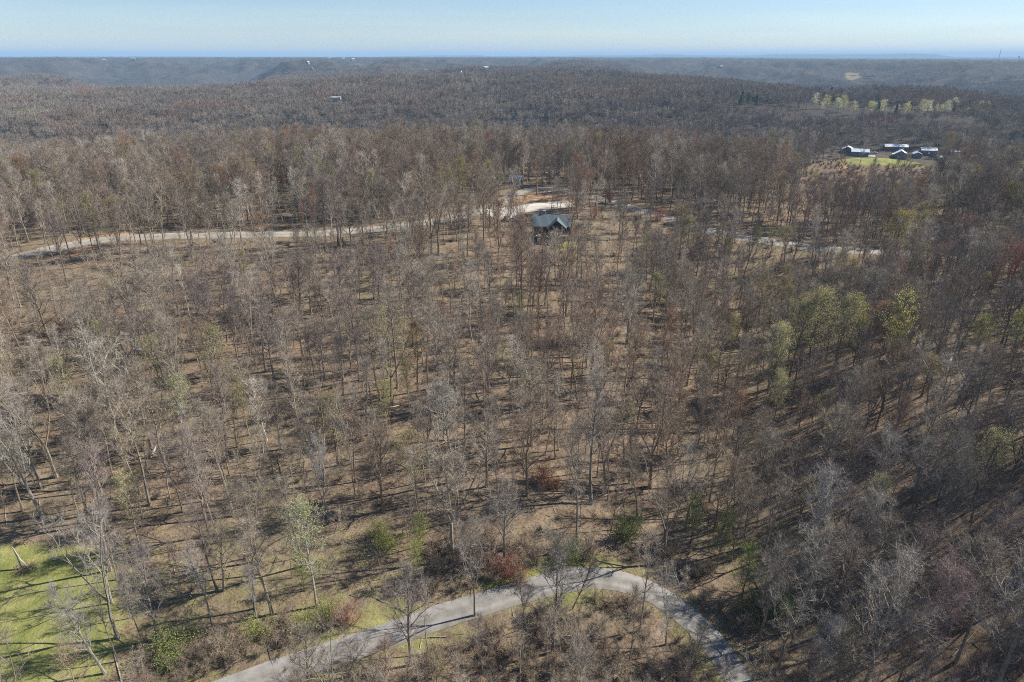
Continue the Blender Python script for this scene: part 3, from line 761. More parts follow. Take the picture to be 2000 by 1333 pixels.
# ---- the dark log house on the ridge
hx, hy, hz = ground(1078, 462)
LH = empty('log_house', (hx, hy, hz), R(-5), 'dark log house with blue-grey metal roof and front gable below the gravel driveway', 'house')
claim(hx, hy, 9.5); claim(hx, hy - 9, 5); claim(hx - 1, hy + 9, 7)
wb = MB()
LH.scale = (.84, .84, .84)
L_, W_, h_, r_ = 14.6, 9.0, 5.6, 3.1
wb.prism([(-W_/2, -2), (W_/2, -2), (W_/2, h_), (0, h_ + r_), (-W_/2, h_)], -L_/2, L_/2, 0)
wb.prism([(-1.0, -2), (5.2, -2), (5.2, h_), (2.1, h_ + 2.6), (-1.0, h_)], -W_/2 - 3.0, -W_/2 + .0, 1)
wb.build('wall', M_DARKLOG, LH)
rb = MB()
ye = W_/2 + .8; s_ = r_ / (W_/2); ze = h_ - .8 * s_
rb.prism([(-ye, ze + .03), (0, h_ + r_ + .03), (ye, ze + .03), (ye, ze + .22), (0, h_ + r_ + .25), (-ye, ze + .22)], -L_/2 - .8, L_/2 + .8, 0)
rfo = rb.build('roof', M_TEALROOF, LH)
gb = MB(); s2 = 2.6 / 3.1; xe = 3.1 + .7; zg = h_ - .7 * s2
gb.prism([(2.1 - xe, zg + .03), (2.1, h_ + 2.63), (2.1 + xe, zg + .03), (2.1 + xe, zg + .22), (2.1, h_ + 2.87), (2.1 - xe, zg + .22)], -W_/2 - 3.9, -.75, 1)
gb.build('gable_roof', M_TEALROOF, LH)
cm = MB(); cm.box((-3.4, .7, h_ + r_ + .2), (1.0, 1.0, 2.6)); cm.box((-3.4, .7, h_ + r_ + 1.56), (1.25, 1.25, .14)); cm.build('chimney', M_CHIMNEY, rfo)
yf = -W_/2 - 3.0
for xw in (.3, 2.1, 3.9): window(LH, (xw, yf, 4.1), 1.5, 2.0, ('y', -1), M_DARKTRIM)
for xw in (.9, 3.3): window(LH, (xw, yf, 6.0), 1.3, 1.1, ('y', -1), M_DARKTRIM)
for xw in (.6, 3.6): window(LH, (xw, yf, 1.0), 1.6, 1.7, ('y', -1), M_DARKTRIM)
for xw in (-4.9, -2.6): window(LH, (xw, -W_/2, 4.0), 1.3, 1.7, ('y', -1), M_DARKTRIM)
for yw in (-2.2, 2.2): window(LH, (-L_/2, yw, 4.0), 1.2, 1.6, ('x', -1), M_DARKTRIM)
dk = MB(); dk.box((.8, yf - 1.55, 2.62), (12.2, 3.0, .22))
for k in range(6): dk.box((-5.0 + k * 2.33, yf - 2.8, .3), (.2, .2, 4.4))
deck = dk.build('deck', M_TIMBER, LH)
rl = MB()
rl.box((.8, yf - 2.98, 3.72), (12.2, .1, .1)); rl.box((.8, yf - 2.98, 2.95), (12.2, .07, .07))
for k in range(31): rl.box((-5.25 + k * .404, yf - 2.98, 3.22), (.06, .06, .98))
for sx in (-5.25, 6.85): rl.box((sx, yf - 1.5, 3.72), (.1, 2.85, .1))
rl.build('railing', M_TIMBER, LH)
st = MB()
for k in range(9): st.box((-5.9 - k * .3, yf - 1.5, 2.4 - k * .27), (.34, 1.2, .08))
st.build('stair', mat_simple('new_pine_boards', (.50, .42, .31), .8, .12, 3), LH)
dr = MB(); dr.box((2.1, yf - .04, 3.75), (1.0, .1, 2.05)); d_ = dr.build('door', M_DARKTRIM, LH); kn = MB(); kn.box((2.45, yf - .13, 3.7), (.09, .09, .09)); kn.build('handle', M_STEEL, d_)

# ---- cars
def paint(name, c): return mat_simple(name, c, .28, .06, .6, 0.0, .5)
def make_car(name, loc, rz, pm, label, cat='car', pickup=False):
    root = empty(name, loc, rz, label, cat)
    b = MB(); L = 4.6
    prof = [(-2.3, .35), (2.3, .35), (2.32, .75), (2.2, .92), (1.25, 1.02), (.55, 1.46), (-1.0, 1.5), (-1.75, 1.05), (-2.25, .98), (-2.33, .7)] if not pickup else \
           [(-2.5, .45), (2.4, .45), (2.42, .9), (2.3, 1.1), (1.3, 1.18), (.8, 1.75), (-.4, 1.78), (-.55, 1.15), (-2.5, 1.12)]
    b.prism(prof, -.88, .88, 1); bo = b.build('body', pm, root); bv = bo.modifiers.new('bevel', 'BEVEL'); bv.width = .07; bv.segments = 2
    for s in (-1, 1):
        wn = MB(); q = [(1.05, 1.06), (.5, 1.40), (-.95, 1.43), (-1.5, 1.07)] if not pickup else [(1.15, 1.2), (.72, 1.66), (-.33, 1.68), (-.4, 1.2)]
        wn.prism(q, s * .885 - .012, s * .885 + .012, 1); wn.build('window', M_PANE, root)
    ws = MB(); ws.poly([(1.28, -.72, 1.04), (1.28, .72, 1.04), (.62, .62, 1.46), (.62, -.62, 1.46)]) if not pickup else ws.poly([(1.33, -.74, 1.2), (1.33, .74, 1.2), (.86, .66, 1.74), (.86, -.66, 1.74)])
    o = ws.build('windscreen', M_PANE, root); sd = o.modifiers.new('thick', 'SOLIDIFY'); sd.thickness = .03; sd.offset = 0
    for sx in (-1.4, 1.42):
        for s in (-1, 1):
            wm = MB(); wm.cyl((sx, s * .82, .33), .33, .22, 14, 1); wo = wm.build('wheel', M_TYRE, root); rm = MB(); rm.cyl((sx, s * .935, .33), .19, .02, 10, 1); rm.build('rim', M_RIM, wo)
    for s in (-1, 1):
        hl = MB(); hl.box((2.3, s * .62, .78), (.08, .34, .16)); hl.build('headlight', M_TRIM, root)
    claim(loc[0], loc[1], 4.5); return root
def on_ground(u, v, dz=.2): x, y, z = ground(u, v); return (x, y, z + dz)
make_car('parked_car', on_ground(1001, 433), R(15), paint('white_car_paint', (.75, .75, .74)), 'white car parked beside the dark log house, right of the dark car')
make_car('parked_car', on_ground(991, 431), R(70), paint('dark_car_paint', (.05, .055, .06)), 'dark car parked at the edge of the gravel apron, left of the white car')
make_car('pickup_truck', on_ground(1018, 434), R(-60), paint('red_truck_paint', (.50, .07, .05)), 'red pickup truck parked beside the dark log house', 'pickup truck', True)
house('storage_shed', 1008, 357, R(4), 'dark blue shed with light blue roof at the back of the gravel loop', 'shed', 5.5, 3.2, 2.3, .8, M_NAVY, mat_ribbed('blue_metal_roof', (.15, .22, .33), .45, .5, 'X'), [(('y', -1), -2, 1.5, 1, .9)], (('y', -1), 1.5))
house('garden_shed', 961, 357, R(80), 'tiny white shed among bare trees left of the blue shed', 'shed', 3, 2.4, 2.2, .8, M_PALEWALL, M_WHITEROOF, [(('x', -1), 0, 1.4, .8, .7)], (('y', 1), .3))

# ---- farmstead on the right-hand hill
HG = 'farm buildings on the right-hand hill'
W2 = [(('y', -1), -3, 1.6, 1.2, 1.1), (('y', -1), 3, 1.6, 1.2, 1.1)]
house('pole_barn', 1655, 298, R(62), 'dark navy barn with a bright white roof, leftmost building on the hill lawn', 'barn', 11, 9, 3.6, 2.2, M_NAVY, M_WHITEROOF, [(('y', 1), -2, 1.8, 1.2, 1.1)], (('y', 1), 2), group=HG)
house('pole_barn', 1678, 304, R(-20), 'slate blue barn with light grey metal roof in front of the navy barn', 'barn', 14.5, 9, 3.7, 2.2, M_SLATE, M_GREYROOF, [(('y', -1), -4, 2, 1.2, 1.1), (('y', -1), 0, 2, 1.2, 1.1), (('x', 1), -1, 1.8, 1.4, 1.2)], (('x', 1), 2), group=HG)
house('farmhouse', 1758, 308, R(-118), 'dark blue farmhouse with steep white roof and porch gable facing the lawn', 'house', 12, 10, 3.6, 3.0, M_NAVY, M_WHITEROOF, [(('x', 1), -2.4, 1.9, 1.5, 1.4), (('x', 1), 2.2, 1.9, 1.5, 1.4), (('x', 1), 0, 4.2, 1.2, 1.0)], (('y', 1), 1), chimney=(-2, 1.0), porch=(-1, 6, 2.2, 0), group=HG)
house('long_barn', 1748, 293, R(-14), 'long brown barn with white metal roof behind the dark blue farmhouse', 'barn', 20, 7, 3.2, 1.8, M_BROWNWALL, M_WHITEROOF, [(('y', -1), -6, 1.6, 1.2, 1.0), (('y', -1), -2, 1.6, 1.2, 1.0)], (('y', -1), 3), group=HG)
house('open_pavilion', 1812, 300, R(-20), 'brown farm pavilion with wide white roof, right of the farmhouse', 'barn', 13, 9, 3.2, 2.0, M_BROWNWALL, M_WHITEROOF, W2, (('y', -1), 0), group=HG)
house('garage', 1790, 306, R(-110), 'low grey-roofed garage between the farmhouse and the pavilion', 'garage', 9, 7, 2.6, 1.6, M_SLATE, M_GREYROOF, [(('x', 1), 0, 1.4, 1.6, 1.0)], (('y', 1), 0), group=HG)
house('storage_shed', 1838, 312, R(-8), 'small white shed standing in front of the white-roofed pavilion', 'shed', 6, 4, 2.3, 1.0, M_PALEWALL, M_WHITEROOF, [(('y', -1), -1.5, 1.4, .9, .8)], (('y', -1), 1), group=HG)
house('storage_shed', 1864, 302, R(-10), 'white-roofed shed behind dark trees, right of the pavilion', 'shed', 7, 4.5, 2.5, 1.2, M_PALEWALL, M_WHITEROOF, [(('y', -1), -1.5, 1.4, .9, .8)], (('y', -1), 1), group=HG)
house('red_barn', 1898, 312, R(-30), 'faded red barn half hidden by trees at the right end of the farm', 'barn', 9, 6, 2.8, 1.7, M_REDWALL, mat_simple('rust_red_roof', (.40, .17, .13), .6), W2[:1], (('y', -1), 2), group=HG)
house('red_shed', 1930, 312, R(10), 'small faded red shed right of the red barn', 'shed', 5, 4, 2.3, 1.2, M_REDWALL, M_GREYROOF, [(('y', -1), -1, 1.4, .8, .8)], (('y', -1), 1), group=HG)
house('camper_cabin', 1962, 328, R(5), 'off-white cabin among trees at the far right of the farm', 'cabin', 8, 4, 2.4, .9, M_PALEWALL, M_GREYROOF, W2, (('y', -1), 0), group=HG)
make_car('parked_car', on_ground(1709, 300, .1), R(-20), paint('white_van_paint', (.78, .78, .77)), 'white car on the pale concrete yard right of the slate blue barn')
cx, cy, cz = ground(1700, 305)
cb = MB(); cb.box((0, 0, -.25), (8, 9, .8)); cp = cb.build('concrete_yard', M_CONCRETE); cp.location = (cx, cy, cz); cp.rotation_euler = (0, 0, R(-20)); tag(cp, 'pale concrete yard between slate blue barn and farmhouse', 'yard', kind='structure')
claim(cx, cy, 9)

# ---- houses far off in the wood and on the bluffs
M_FARROOF = mat_ribbed('pale_metal_roof', (.36, .36, .36), .6, .6, 'X'); M_FARWALL = mat_ribbed('pale_weathered_siding', (.20, .195, .185), .8, .3, 'Z')
FG = 'distant houses on the wooded ridges'
def far_house(u, v, label, L=14, W=9, h=3.2, rise=2, rz=0, wall=M_FARWALL, roof=M_FARROOF, cat='house', lift=0, clear=None):
    return house('distant_house', u, v, rz, label, cat, L, W, h, rise, wall, roof, [(('y', -1), -L * .28, 1.7, 1.3, 1.3), (('y', -1), L * .28, 1.7, 1.3, 1.3)], (('y', -1), 0), group=FG, dz=lift, clear=clear)
far_house(655, 198, 'low long building with flat white roof in the middle-left wood', 17, 7, 2.6, .6, R(3), M_PALEWALL, M_WHITEROOF, 'building', 3, 18)
far_house(36, 190, 'white house among trees near the left edge, right one of two', 15, 9, 4, 2, R(10), lift=5, clear=20)
far_house(4, 188, 'white house cut by the left edge of the view', 12, 9, 4, 2, R(-5), lift=5, clear=20)
far_house(893, 152, 'brown-roofed house above the trees left of the central hump', 22, 12, 5, 4, R(-15), M_PALEWALL, M_DARKTRIM, lift=8, clear=26)
far_house(949, 144, 'white house catching the light left of the central hump', 13, 9, 6, 3, R(30), lift=8, clear=28)
far_house(832, 147, 'small white house in the wood far left of the central hump', 12, 9, 6, 3, R(20), lift=7, clear=24)
far_house(986, 207, 'low dark-roofed house nearly hidden in the central wood', 14, 8, 3, 2, R(8), M_BROWNWALL, M_DARKTRIM, lift=5, clear=12)
far_house(1664, 154, 'dark-roofed house in a small green clearing on the right ridge', 24, 12, 4, 4, R(-10), M_SLATE, M_DARKTRIM, lift=4, clear=40)
far_house(1630, 176, 'small white-roofed house left above the pale blossoming trees', 12, 9, 3, 2, R(-15), lift=7, clear=20)
far_house(1408, 137, 'tiny white house on the ridge right of centre', 12, 10, 6, 3, R(-5), lift=8, clear=24)
for k, (u, v, L, s) in enumerate([(645, 120, 22, 'largest white house on the bluff top'), (671, 121, 17, 'white house right of the largest one on the bluff top'), (690, 122, 19, 'rightmost white house of the bluff-top row'), (628, 126, 16, 'lone white house on the bluff slope below the row'), (602, 131, 15, 'leftmost pale house on the bluff slope'), (610, 144, 15, 'pale house low on the slope under the bluff-top row')]):
    far_house(u, v, s, L, L * .6, 6, 4, R(20 * k), lift=10)
for k, (u, v) in enumerate([(262, 121), (205, 124)]): far_house(u, v, ['pale house on the far left bluff, right of its neighbour', 'pale house on the far left bluff, left of its neighbour'][k], 18, 11, 6, 4, R(15), lift=10)
# lattice mast and water tower on the right skyline
tx, ty = raydir(1948, 124)[:2]; k_ = 4200 / ty; tx, ty = tx * k_, 4200; tz = zf(tx, ty)
top = CAM_Z + 4200 / (math.cos(PITCH)) * 0 + 22
mt = empty('radio_mast', (tx, ty, tz), 0, 'thin lattice radio mast on the right skyline', 'mast')
mm = MB(); MH = max(70, top - tz)
for k in range(3):
    a = k * 2.094; mm.tube([(2.4 * math.cos(a), 2.4 * math.sin(a), -2), (1.0 * math.cos(a), 1.0 * math.sin(a), MH)], [.55, .4], 5)
for j in range(14):
    z0 = MH * j / 14; z1 = MH * (j + 1) / 14; r0 = 2.4 - 1.4 * j / 14; r1 = 2.4 - 1.4 * (j + 1) / 14
    for k in range(3):
        a = k * 2.094; b = a + 2.094; mm.tube([(r0 * math.cos(a), r0 * math.sin(a), z0), (r1 * math.cos(b), r1 * math.sin(b), z1)], [.25, .25], 4)
mm.build('lattice', M_STEEL, mt)
an = MB(); an.tube([(0, 0, MH - 1), (0, 0, MH + 9)], [.35, .15], 6); an.build('antenna', M_STEEL, mt)
wx_, wy_ = raydir(1988, 121)[:2]; k_ = 4600 / wy_; wx_, wy_ = wx_ * k_, 4600; wz = zf(wx_, wy_)
wt = empty('water_tower', (wx_, wy_, wz), 0, 'white water tower on the right skyline beside the mast', 'water tower')
wm = MB(); TH = max(26, CAM_Z - 6 - wz); n_ = 16
for j in range(8):
    pass
prof = [(0.1, TH - 1), (5, TH), (7.5, TH + 3.5), (7.5, TH + 7), (5, TH + 10.5), (0.1, TH + 12)]
vts = [(r * math.cos(6.2832 * k / n_), r * math.sin(6.2832 * k / n_), z) for r, z in prof for k in range(n_)]
wm.faces(vts, [(j * n_ + k, j * n_ + (k + 1) % n_, (j + 1) * n_ + (k + 1) % n_, (j + 1) * n_ + k) for j in range(5) for k in range(n_)]); wm.build('tank', M_TRIM, wt, True)
lm = MB(); lm.tube([(0, 0, -2), (0, 0, TH)], [2.0, 1.6], 12); lm.build('stem', M_TRIM, wt)
# ------------------------------------------------------------------ planting
IND = []        # individual plants: dicts
YEL = (.34, .33, .10); LIME = (.37, .42, .12); GREEN = (.20, .26, .08); OLV = (.36, .33, .155); PALEY = (.74, .66, .36); REDL = (.29, .165, .125); ORG = (.47, .20, .115); DKG = (.035, .065, .028); PINKL = (.42, .24, .19)
def plant(kind, x, y, s=1.0, tint=None, leaf=None, label=None, name=None, rz=None, lean=(0, 0), wide=1.0, cat=None, var=None, parts=('trunk', 'crown'), group=None, special=True, sink=0):
    IND.append(dict(kind=kind, x=x, y=y, z=zf(x, y) - sink, s=s, tint=tint or choose_tint(x, y), leaf=leaf, label=label, name=name, rz=rz if rz is not None else rnd.uniform(0, 6.28), lean=lean, wide=wide, cat=cat, var=var if var is not None else rnd.randrange(len(FORMS[kind])), parts=parts, group=group, special=special))
def at_px(kind, u, v, hpx=None, top=None, **kw):
    """plant with its foot at photograph pixel (u, v); top = pixel row its top reaches"""
    x, y, z = ground(u, v); H = FORMS[kind][0][2]
    if top is not None:
        a = math.atan2(math.cos(PITCH) * 0 + 1, 1)
        lo, hi = .5, 45
        for _ in range(30):
            m = (lo + hi) / 2
            if project(x, y, z + m)[1] > top: lo = m
            else: hi = m
        kw['s'] = kw.get('s', 1) * (lo + hi) / 2 / H
    plant(kind, x, y, **kw); claim(x, y, kw.get('clear_r', 2.2) if 'clear_r' in kw else 2.2)
# trees that stand out, by the place of their foot in the photograph
T_ = at_px
T_('forked', 82, 1010, top=820, tint=(.31,.295,.265), wide=1.1, label='pale white-barked forked tree above the lawn at the left edge', lean=(-.03, 0))
T_('broad', 205, 1316, top=1165, tint=(.29,.275,.25), wide=.8, label='smooth pale grey trunk with broken top and spreading crown, nearest tree at lawn edge', lean=(-.16, 0))
T_('forked', 232, 1247, top=1030, tint=(.275,.255,.225), label='tall pale-limbed tree at the lawn edge with wide bare crown', lean=(-.05, 0))
T_('tall', 231, 1293, top=1160, tint=(.24,.215,.19), wide=.7, label='thin dark tree just left of the broken-topped pale trunk', lean=(-.08, 0))
T_('tall', 282, 1263, top=1125, tint=(.33,.30,.27), wide=.75, label='grey tree with a bare pale spike of a top beside the lawn', lean=(-.06, 0))
T_('tall', 255, 1208, top=1105, tint=(.28,.26,.225), wide=.8, label='small pale tree behind the wide-crowned pale tree at the lawn edge')
T_('broad', 308, 1250, top=1090, tint=(.26,.235,.21), wide=.8, label='dark low-forking tree with spreading crown right of the lawn-edge trees')
T_('tall', 415, 1225, top=1075, tint=(.34,.31,.27), label='slender grey tree between lawn and the lower road')
T_('tall', 505, 1225, top=1105, tint=(.37,.35,.31), label='pale slender tree in the grassy strip above the lower road', wide=.8)
T_('budding', 620, 1185, top=1005, tint=(.40,.37,.32), leaf=(0.415,0.439,0.207), label='tall pale tree with faint green buds above the lower road')
T_('forked', 928, 1203, top=1030, tint=(.30,.265,.23), wide=.8, label='twin-stemmed tree standing on the near verge of the lower road', lean=(.01, 0))
T_('broad', 803, 1300, top=1135, tint=(.26,.225,.19), wide=.95, label='wide fan-crowned bare tree overlapping the lower road, left of the twin-stemmed tree')
T_('tall', 1080, 1275, top=1040, tint=(.21,.185,.16), label='dark tall tree inside the road bend, crossing the road surface')
T_('broad', 1118, 1190, top=1095, tint=(.17,.145,.12), wide=.7, label='dark leaning tree at the apex of the road bend', lean=(.30, 0))
T_('pole', 1030, 1240, top=1130, tint=(.15,.13,.11), label='thin dark tree leaning across the lower road, left of the bend', lean=(-.10, 0))
T_('pole', 1012, 1232, top=1140, tint=(.16,.14,.12), label='thin dark tree leaning the other way inside the road bend', lean=(.10, 0))
T_('tall', 1155, 985, top=752, tint=(.275,.245,.20), leaf=None, wide=1.2, label='tall broad-headed tan tree in the middle of the slope above the red bush')
T_('budding', 360, 870, top=750, tint=(.40,.37,.32), leaf=(0.403,0.415,0.207), wide=1.25, label='pale budding tree with greenish crown on the left slope')
T_('budding', 275, 1075, top=945, tint=(.38,.34,.25), leaf=(0.488,0.451,0.244), label='cream-crowned budding tree above the lawn')
T_('budding', 800, 800, top=712, tint=(.30,.27,.17), leaf=(0.439,0.415,0.171), label='yellow-green budding tree, upper of two on the middle slope')
T_('budding', 757, 850, top=755, tint=(.29,.265,.17), leaf=(0.415,0.403,0.159), label='yellow-green budding tree, lower of two on the middle slope')
T_('budding', 150, 835, top=712, tint=(.34,.30,.22), leaf=(0.439,0.403,0.232), label='tan-budded tree on the left slope')
T_('budding', 1572, 735, top=582, tint=(.25,.23,.15), leaf=(.42,.375,.195), wide=1.3, label='wide olive-yellow crown among dark trees on the right slope')
T_('leafy', 1735, 735, top=600, tint=(.25,.23,.12), leaf=(.52,.48,.19), wide=.9, label='brightest yellow small tree on the right slope')
T_('leafy', 1665, 725, top=606, tint=(.22,.20,.11), leaf=(.42,.39,.15), wide=.7, label='narrow yellow-green tree left of the brightest yellow tree')
T_('budding', 1500, 790, top=650, tint=(.33,.30,.20), leaf=(0.512,0.488,0.244), label='pale cream-yellow tree at the hollow on the right')
T_('budding', 1510, 840, top=735, tint=(.31,.29,.20), leaf=(0.439,0.415,0.22), label='cream-yellow tree just below the paler one in the hollow')
T_('budding', 1738, 522, top=422, tint=(.27,.23,.13), leaf=(.46,.38,.12), wide=1.5, label='round olive-gold crown beside the gravel road on the right')
T_('leafy', 1478, 490, top=448, tint=(.26,.24,.12), leaf=(.44,.42,.12), label='yellow-green tree over the gravel road right of the bend')
T_('leafy', 1630, 550, top=498, tint=(.24,.22,.11), leaf=(.34,.33,.09), label='small yellow-green tree just below the right part of gravel road')
T_('leafy', 1975, 690, top=612, tint=(.2,.19,.09), leaf=(.27,.33,.08), wide=1.2, label='green leafing tree at the right edge')
T_('budding', 1620, 745, top=592, tint=(.25,.23,.15), leaf=(.40,.355,.185), wide=1.05, label='olive-yellow crown right of the wide one on the right slope')
T_('budding', 1540, 745, top=600, tint=(.27,.24,.16), leaf=(.40,.36,.19), wide=1.1, label='dull olive crown left of the wide olive-yellow one')
T_('budding', 1900, 720, top=628, tint=(.22,.2,.12), leaf=(.28,.28,.10), wide=1.3, label='olive crown left of the green tree at the right edge')
T_('budding', 1275, 630, top=545, tint=(.27,.24,.16), leaf=(.30,.28,.15), wide=1.4, label='tan-olive wide crown below the gravel road, right of the log house')
T_('budding', 1015, 650, top=575, tint=(.29,.26,.17), leaf=(.32,.30,.16), wide=1.2, label='tan-olive crown on the slope straight below the log house')
T_('budding', 1955, 430, top=362, tint=(.26,.24,.10), leaf=(.40,.38,.09), wide=1.3, label='yellow-green crown near the right edge below the red barn')
T_('leafy', 1590, 358, top=335, tint=(.26,.24,.10), leaf=(.40,.37,.09), label='small yellow tree left below the slate blue barn')
T_('budding', 1960, 600, top=490, tint=(.30,.15,.12), leaf=(.28,.13,.10), wide=1.3, label='dull red budding crown at the right edge below the gravel road')
T_('budding', 1500, 310, top=262, tint=(.26,.23,.15), leaf=(.30,.27,.13), wide=1.3, label='tan-olive crown in the wood left of the farm')
T_('broad', 1690, 1340, top=1110, tint=(.38,.34,.285), wide=1.0, label='large grey-brown spreading tree at the bottom edge right of the road')
T_('broad', 1800, 1310, top=1120, tint=(.38,.28,.25), wide=.95, label='pinkish spreading tree between the two large trees at bottom right')
T_('broad', 1945, 1345, top=1125, tint=(.36,.33,.29), wide=1.1, label='large grey spreading tree in the bottom right corner')
T_('broad', 1480, 1262, top=1075, tint=(.25,.22,.185), label='spreading grey tree right of the road near the bottom', wide=.8)
T_('forked', 1520, 1315, top=1120, tint=(.27,.24,.20), label='forked grey tree right of the road near the bottom edge')
T_('forked', 1300, 1260, top=1130, tint=(.40,.37,.31), label='pale forked tree inside the bend in front of the right-hand road', wide=.9)
T_('broad', 1230, 1290, top=1170, tint=(.33,.28,.21), label='low tan spreading tree inside the road bend', wide=.7)
T_('broad', 985, 1090, top=958, tint=(.38,.34,.28), wide=.95, label='pale tan round crown above the road bend below the red bush')
T_('broad', 1570, 1110, top=930, tint=(.38,.36,.325), wide=.9, label='silvery grey spreading tree on the right slope above the leafy shrubs')
T_('broad', 1445, 570, top=440, tint=(.15,.135,.12), wide=.6, label='dark leaning tree below the gravel road right of the red bushes', lean=(.14, 0))
T_('broad', 640, 1010, top=870, tint=(.36,.34,.30), wide=.7, label='pale forked tree on the lower middle slope, left of the tan ones')
T_('broad', 1040, 480, top=432, tint=(.16,.15,.14), wide=1.15, label='dark grey dense bare tree touching the left front of the log house')
SG, SB, SR = 'leafy shrubs beside the lower road', 'bare brush around the road bend', 'red-budded shrubs'
def S(kind, u, v, s, leaf, label, tint=(.2,.18,.11), wide=1.0, cat='shrub', name=None, group=None):
    at_px(kind, u, v, s=s, leaf=leaf, tint=tint, label=label, wide=wide, cat=cat, name=name or {'shrub_green': 'leafy_shrub', 'shrub_red': 'red_shrub', 'shrub_bare': 'bare_shrub', 'leafy': 'leafy_shrub'}[kind], parts=('stems', 'foliage'), group=group)
S('leafy', 822, 1085, .62, LIME, 'tall lime-green shrub, upper of two in the middle above the road', group=SG)
S('leafy', 808, 1135, .62, (.33,.38,.10), 'tall lime-green shrub, lower of two in the middle above the road', group=SG)
S('shrub_green', 760, 1075, 1.2, LIME, 'small lime shrub left of the two tall lime shrubs', group=SG)
S('shrub_green', 735, 1050, .9, GREEN, 'small dark green shrub in leaf litter, upper left of the lime shrubs', group=SG)
S('shrub_green', 345, 1270, 1.25, (.31,.37,.12), 'bright green shrub right of the lawn-edge trees', wide=1.2, group=SG)
S('shrub_green', 335, 1305, 1.0, (.26,.31,.11), 'green shrub just below the bright green one near the lawn', group=SG)
S('shrub_green', 645, 1205, 1.0, LIME, 'lime shrub below the tall pale budding tree', group=SG)
S('shrub_green', 600, 1225, .95, (.36,.38,.13), 'yellow-green shrub at the verge of the lower road, left of the pink shrub', wide=1.3, group=SG)
S('shrub_green', 505, 1245, 1.0, LIME, 'small lime shrub in the grassy strip near the road, farthest left', group=SG)
S('leafy', 595, 1155, .55, (.27,.33,.09), 'yellow-green shrub left of the tall pale budding tree', group=SG)
S('shrub_green', 1110, 1095, 1.2, GREEN, 'green shrub above the apex of the road bend', group=SG)
S('shrub_green', 1222, 1055, 1.6, (.12,.17,.05), 'dull green shrub right above the road bend', group=SG)
S('leafy', 1348, 1062, .75, (.13,.21,.05), 'green shrub on the shaded bank right of the road bend, uppermost', group=SG)
S('leafy', 1400, 1108, .8, (.16,.19,.06), 'olive green shrub on the shaded bank below the uppermost one', group=SG)
S('leafy', 1450, 1168, .72, (.28,.36,.08), 'brightest green shrub on the shaded bank right of the road', wide=1.2, group=SG)
S('shrub_green', 1523, 1202, 1.6, (.24,.33,.06), 'small lime shrub right of the brightest green one', group=SG)
S('shrub_green', 1475, 1208, 1.6, (.16,.17,.05), 'olive shrub close to the road edge, left of the small lime shrub', group=SG)
S('leafy', 945, 440, .42, (.10,.12,.05), 'round dark green bush beside the gravel parking patch', group=SG)
S('shrub_green', 1225, 820, 1.0, GREEN, 'lone small green shrub in the middle of the right-centre slope', group=SG)
S('shrub_red', 1062, 945, 1.15, ORG, 'orange-red bush on the middle slope, larger of the pair', (.30,.15,.10), 1.15, group=SR)
S('shrub_red', 1086, 955, .7, ORG, 'orange-red bush, smaller one at the right of the pair', (.30,.15,.10), group=SR)
S('shrub_red', 985, 1125, 1.25, REDL, 'dark red bush on the far verge of the road near the bend', (.26,.13,.10), 1.2, group=SR)
S('shrub_red', 1010, 1140, 1.0, REDL, 'dark red bush right beside the larger one near the bend', (.26,.13,.10), group=SR)
S('shrub_red', 677, 1220, 1.1, PINKL, 'pinkish red shrub on the verge of the lower road', (.32,.17,.13), group=SR)
S('shrub_red', 862, 612, 1.0, REDL, 'small red bush on the upper middle slope', (.26,.13,.10), group=SR)
S('shrub_red', 1190, 397, 1.5, REDL, 'red bush beside the gravel road behind the log house', (.3,.12,.1), .8, group=SR)
S('shrub_red', 1160, 428, 1.2, REDL, 'red bush right of the log house, below the road', (.3,.12,.1), group=SR)
S('shrub_red', 1285, 432, 1.4, (.42,.17,.1), 'rusty red bush below the gravel road right of the log house', (.3,.14,.1), 1.2, group=SR)
S('shrub_red', 115, 645, 1.0, (.36,.15,.1), 'faint red bush on the left slope', (.28,.16,.12), 1.3, group=SR)
S('shrub_red', 545, 365, 1.5, (.42,.17,.1), 'rusty red bush in the wood behind the left gravel road', (.3,.14,.1), 1.6, group=SR)
# brush inside and around the road bend
bk = 0
ORD = ['first', 'second', 'third', 'fourth', 'fifth', 'sixth', 'seventh', 'eighth', 'ninth', 'tenth', 'eleventh', 'twelfth', 'thirteenth', 'fourteenth', 'fifteenth', 'sixteenth', 'seventeenth', 'eighteenth', 'nineteenth', 'twentieth'] + ['%dth' % k if k % 10 not in (1, 2, 3) or k in (111, 112, 113) else '%d%s' % (k, ['', 'st', 'nd', 'rd'][k % 10]) for k in range(21, 160)]
brush = []
def brush_zone(poly, n, smin, smax):
    W4 = world_poly(poly); xs = [p[0] for p in W4]; ys2 = [p[1] for p in W4]; k = tries = 0
    while k < n and tries < 1500:
        tries += 1; x, y = rnd.uniform(min(xs), max(xs)), rnd.uniform(min(ys2), max(ys2))
        if not in_poly_px(np.array([x]), np.array([y]), W4)[0]: continue
        u, v, _d = project(x, y, zf(x, y))
        if path_d(np.array([x]), np.array([y]), PATH_LOW)[0] < 3.6 or any(math.hypot(x - b[2], y - b[3]) < 1.6 for b in brush): continue
        if any(math.hypot(x - i['x'], y - i['y']) < 1.6 for i in IND): continue
        brush.append((u, v, x, y, rnd.uniform(smin, smax))); k += 1
brush_zone([(1040,1200),(1180,1160),(1270,1190),(1350,1260),(1400,1345),(700,1345),(820,1290),(940,1240)], 74, .5, 1.15)
brush_zone([(850,1060),(980,1060),(1180,1080),(1170,1100),(1020,1130),(880,1165),(820,1170)], 34, .6, 1.2)
brush_zone([(1270,1060),(1400,1100),(1560,1200),(1620,1340),(1520,1345),(1440,1230),(1340,1150)], 22, .5, 1.0)
